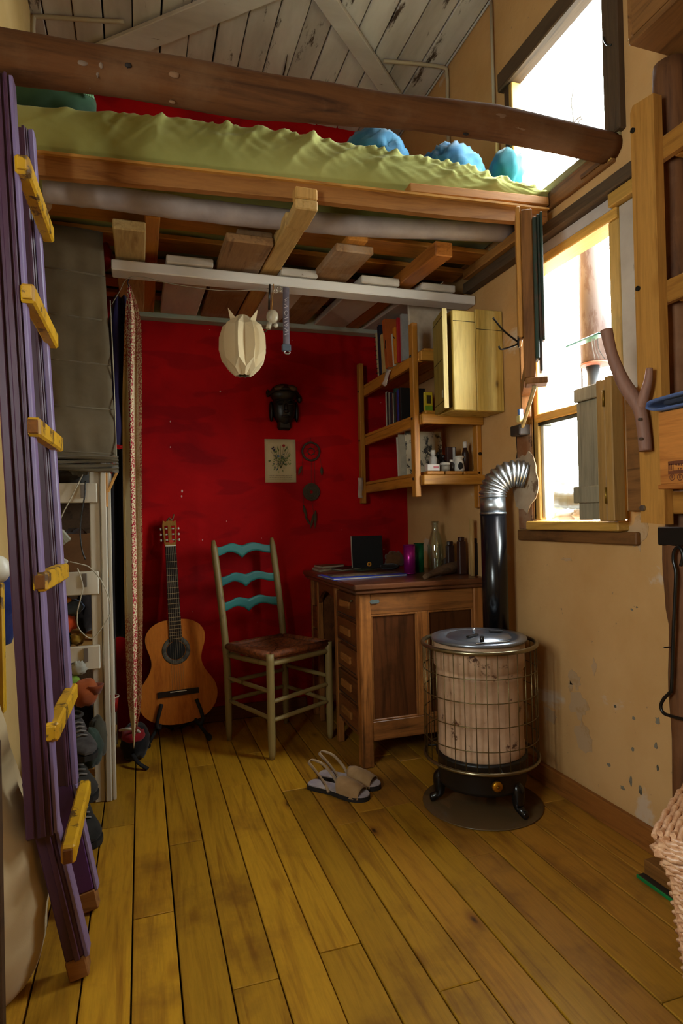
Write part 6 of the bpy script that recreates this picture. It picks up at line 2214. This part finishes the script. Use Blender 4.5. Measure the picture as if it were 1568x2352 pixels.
# folded jeans on the crate
jn = T('folded_jeans', 'folded blue denim jeans lying on top of the printed crate', 'jeans', (1.33, 1.0, 1.277))
den = cloth('5a6a92', '3c4a74', fr=30)
path = []
for k, (yy, zz) in enumerate([(.78, .006), (.95, .006), (1.12, .006), (1.205, .007), (1.235, .014), (1.240, .022), (1.225, .031), (1.15, .034), (1.0, .036), (.78, .036)]):
    path.append((yy, 1.277 + zz))
rows = []
for y_, z_ in smooth_path([(0, a, b) for a, b in path], 3) and [(p.y, p.z) for p in smooth_path([(0, a, b) for a, b in path], 3)]:
    rows.append([V((lerp(1.225, 1.42, i / 10), y_ + .012 * math.sin(i * .5), z_ + .003 * noise.noise(V((i * .4, y_ * 9, 0))))) for i in range(11)])
R, C = len(rows), 11
MB().sheet(rows, -.005, (0, -.3, 1)).obj('denim', den, jn)
MB().box(1.24, 1.41, .80, 1.20, 1.292, 1.302, .003).obj('inner_fold', cloth('2a2c38', '1c1e28', fr=20), jn)

# torch on the shelf
q = P(1537, 562, y=1.20)
tc = T('black_torch', 'black torch with a wire loop lying on the upper pine shelf', 'torch', (q.x, 1.2, 1.64))
zt = 1.637 + .021
MB().tube([(1.335, 1.205, zt), (1.43, 1.17, zt)], .020, 18).obj('barrel', M['black'], tc)
MB().tube([(1.375, 1.1902, zt), (1.43, 1.1705, zt)], .0206, 18).obj('paper_label', plain('b8b4ac', .6), tc)
MB().tube(smooth_path([(1.338, 1.205, zt + .016), (1.330, 1.206, zt + .040), (1.352, 1.198, zt + .050), (1.372, 1.190, zt + .02)], 5), .003, 6).obj('wire_loop', M['black'], tc)

# floor block with a green edged strip
q0, q1 = P(1470, 2010, z=0), P(1535, 2058, z=0)
MB().box(1.335, 1.428, 1.06, 1.405, .0015, .045, .003).obj('wood_block', wood('8a5a28', '5c3814', 'Y', .6, .4, key='blk'), label='orange brown wooden plinth block on the floor beside the hamper', cat='block')
gs_ = T('green_strip', 'dark strip with a green edge lying on the floor before the plinth block', 'strip', (1.31, 1.25, 0))
MB().box(1.308, 1.330, 1.08, 1.40, .0015, .010, .001).obj('dark_strip', plain('241c16', .6), gs_)
MB().box(1.303, 1.3075, 1.08, 1.40, .0015, .011, .001).obj('green_edge', plain('0e7a3c', .4), gs_)

# ---------------------------------------------------------------- wicker hamper
hp = T('wicker_hamper', 'pale wicker hamper with a lid standing on the floor below the shelving', 'hamper', (1.12, .80, 0))
hu, hv = V((.87, .49, 0)).normalized(), V((.49, -.87, 0)).normalized()
H0 = V((.965, .955, 0))      # far left corner of the body
LU, LV, HT = .34, .36, .375
wick = NT('wicker')
_v = wick.coord((1, 1, 1))
wick.out(wick.ramp(wick.noise(_v, 90, 3, .6), [(.3, lin('b07850')), (.65, lin('deb088'))]), .4)


def hpath(inset, n=26):
    cs_ = [H0 + hu * inset + hv * inset, H0 + hu * (LU - inset) + hv * inset, H0 + hu * (LU - inset) + hv * (LV - inset), H0 + hu * inset + hv * (LV - inset)]
    out = []
    for k in range(4):
        a, b = cs_[k], cs_[(k + 1) % 4]
        d = (b - a).normalized()
        o = V((-d.y, d.x, 0))
        if (a + o * .01 - (H0 + hu * LU / 2 + hv * LV / 2)).length < (a - (H0 + hu * LU / 2 + hv * LV / 2)).length:
            o = -o
        for i in range(n):
            t = (i + .5) / n
            edge = min(t, 1 - t)
            rnd_ = -.012 * max(0, 1 - edge / .05) ** 2
            out.append((lerp(a, b, t) + o * rnd_, o))
    return out


def weave(z0_, z1_, rows_n, r, taper, mb):
    for j in range(rows_n):
        z = lerp(z0_, z1_, j / (rows_n - 1))
        pth = hpath(lerp(taper, .0, (z - z0_) / max(1e-6, (z1_ - z0_))))
        pts = [p + o * (.0055 * (1 if (i + j) % 2 else -1)) + V((0, 0, z)) for i, (p, o) in enumerate(pth)]
        mb.tube(pts, r, 6, closed=True)


wv_ = MB()
weave(.012, HT - .06, 34, .0046, .03, wv_)
wv_.obj('woven_body', wick.m, hp, merge=False)
stk_ = MB()
for i, (p, o) in enumerate(hpath(.0, 26)):
    b_ = hpath(.03, 26)[i][0]
    stk_.tube([b_ + V((0, 0, .004)), p + V((0, 0, HT - .05))], .0045, 6)
stk_.obj('stakes', wick.m, hp, merge=False)
bd = MB()
for k in range(3):
    pth = hpath(-.006 - .002 * k)
    bd.tube([p + o * .004 * (1 if (i + k) % 2 else -1) + V((0, 0, HT - .048 + k * .010)) for i, (p, o) in enumerate(pth)], .0065, 6, closed=True)
bd.obj('border', wick.m, hp, merge=False)
ld = MB()
for k in range(5):
    pth = hpath(-.022 + .003 * k)
    ld.tube([p + o * .004 * (1 if (i + k) % 2 else -1) + V((0, 0, HT - .012 + k * .008)) for i, (p, o) in enumerate(pth)], .0065, 6, closed=True)
nl = 36
for k in range(nl):
    t = lerp(-.05, 1.05, k / (nl - 1))
    a = H0 + hv * LV * t + hu * -.016
    b = a + hu * (LU + .032)
    zc = HT + .022 + .018 * math.sin(PI * (k / (nl - 1)))
    ld.tube([V((lerp(a.x, b.x, q_), lerp(a.y, b.y, q_), zc + .016 * math.sin(PI * q_) + .0035 * (1 if (i_ + k) % 2 else -1))) for i_, q_ in enumerate([j / 14 for j in range(15)])], .0062, 6)
ld.obj('lid', wick.m, hp, merge=False)
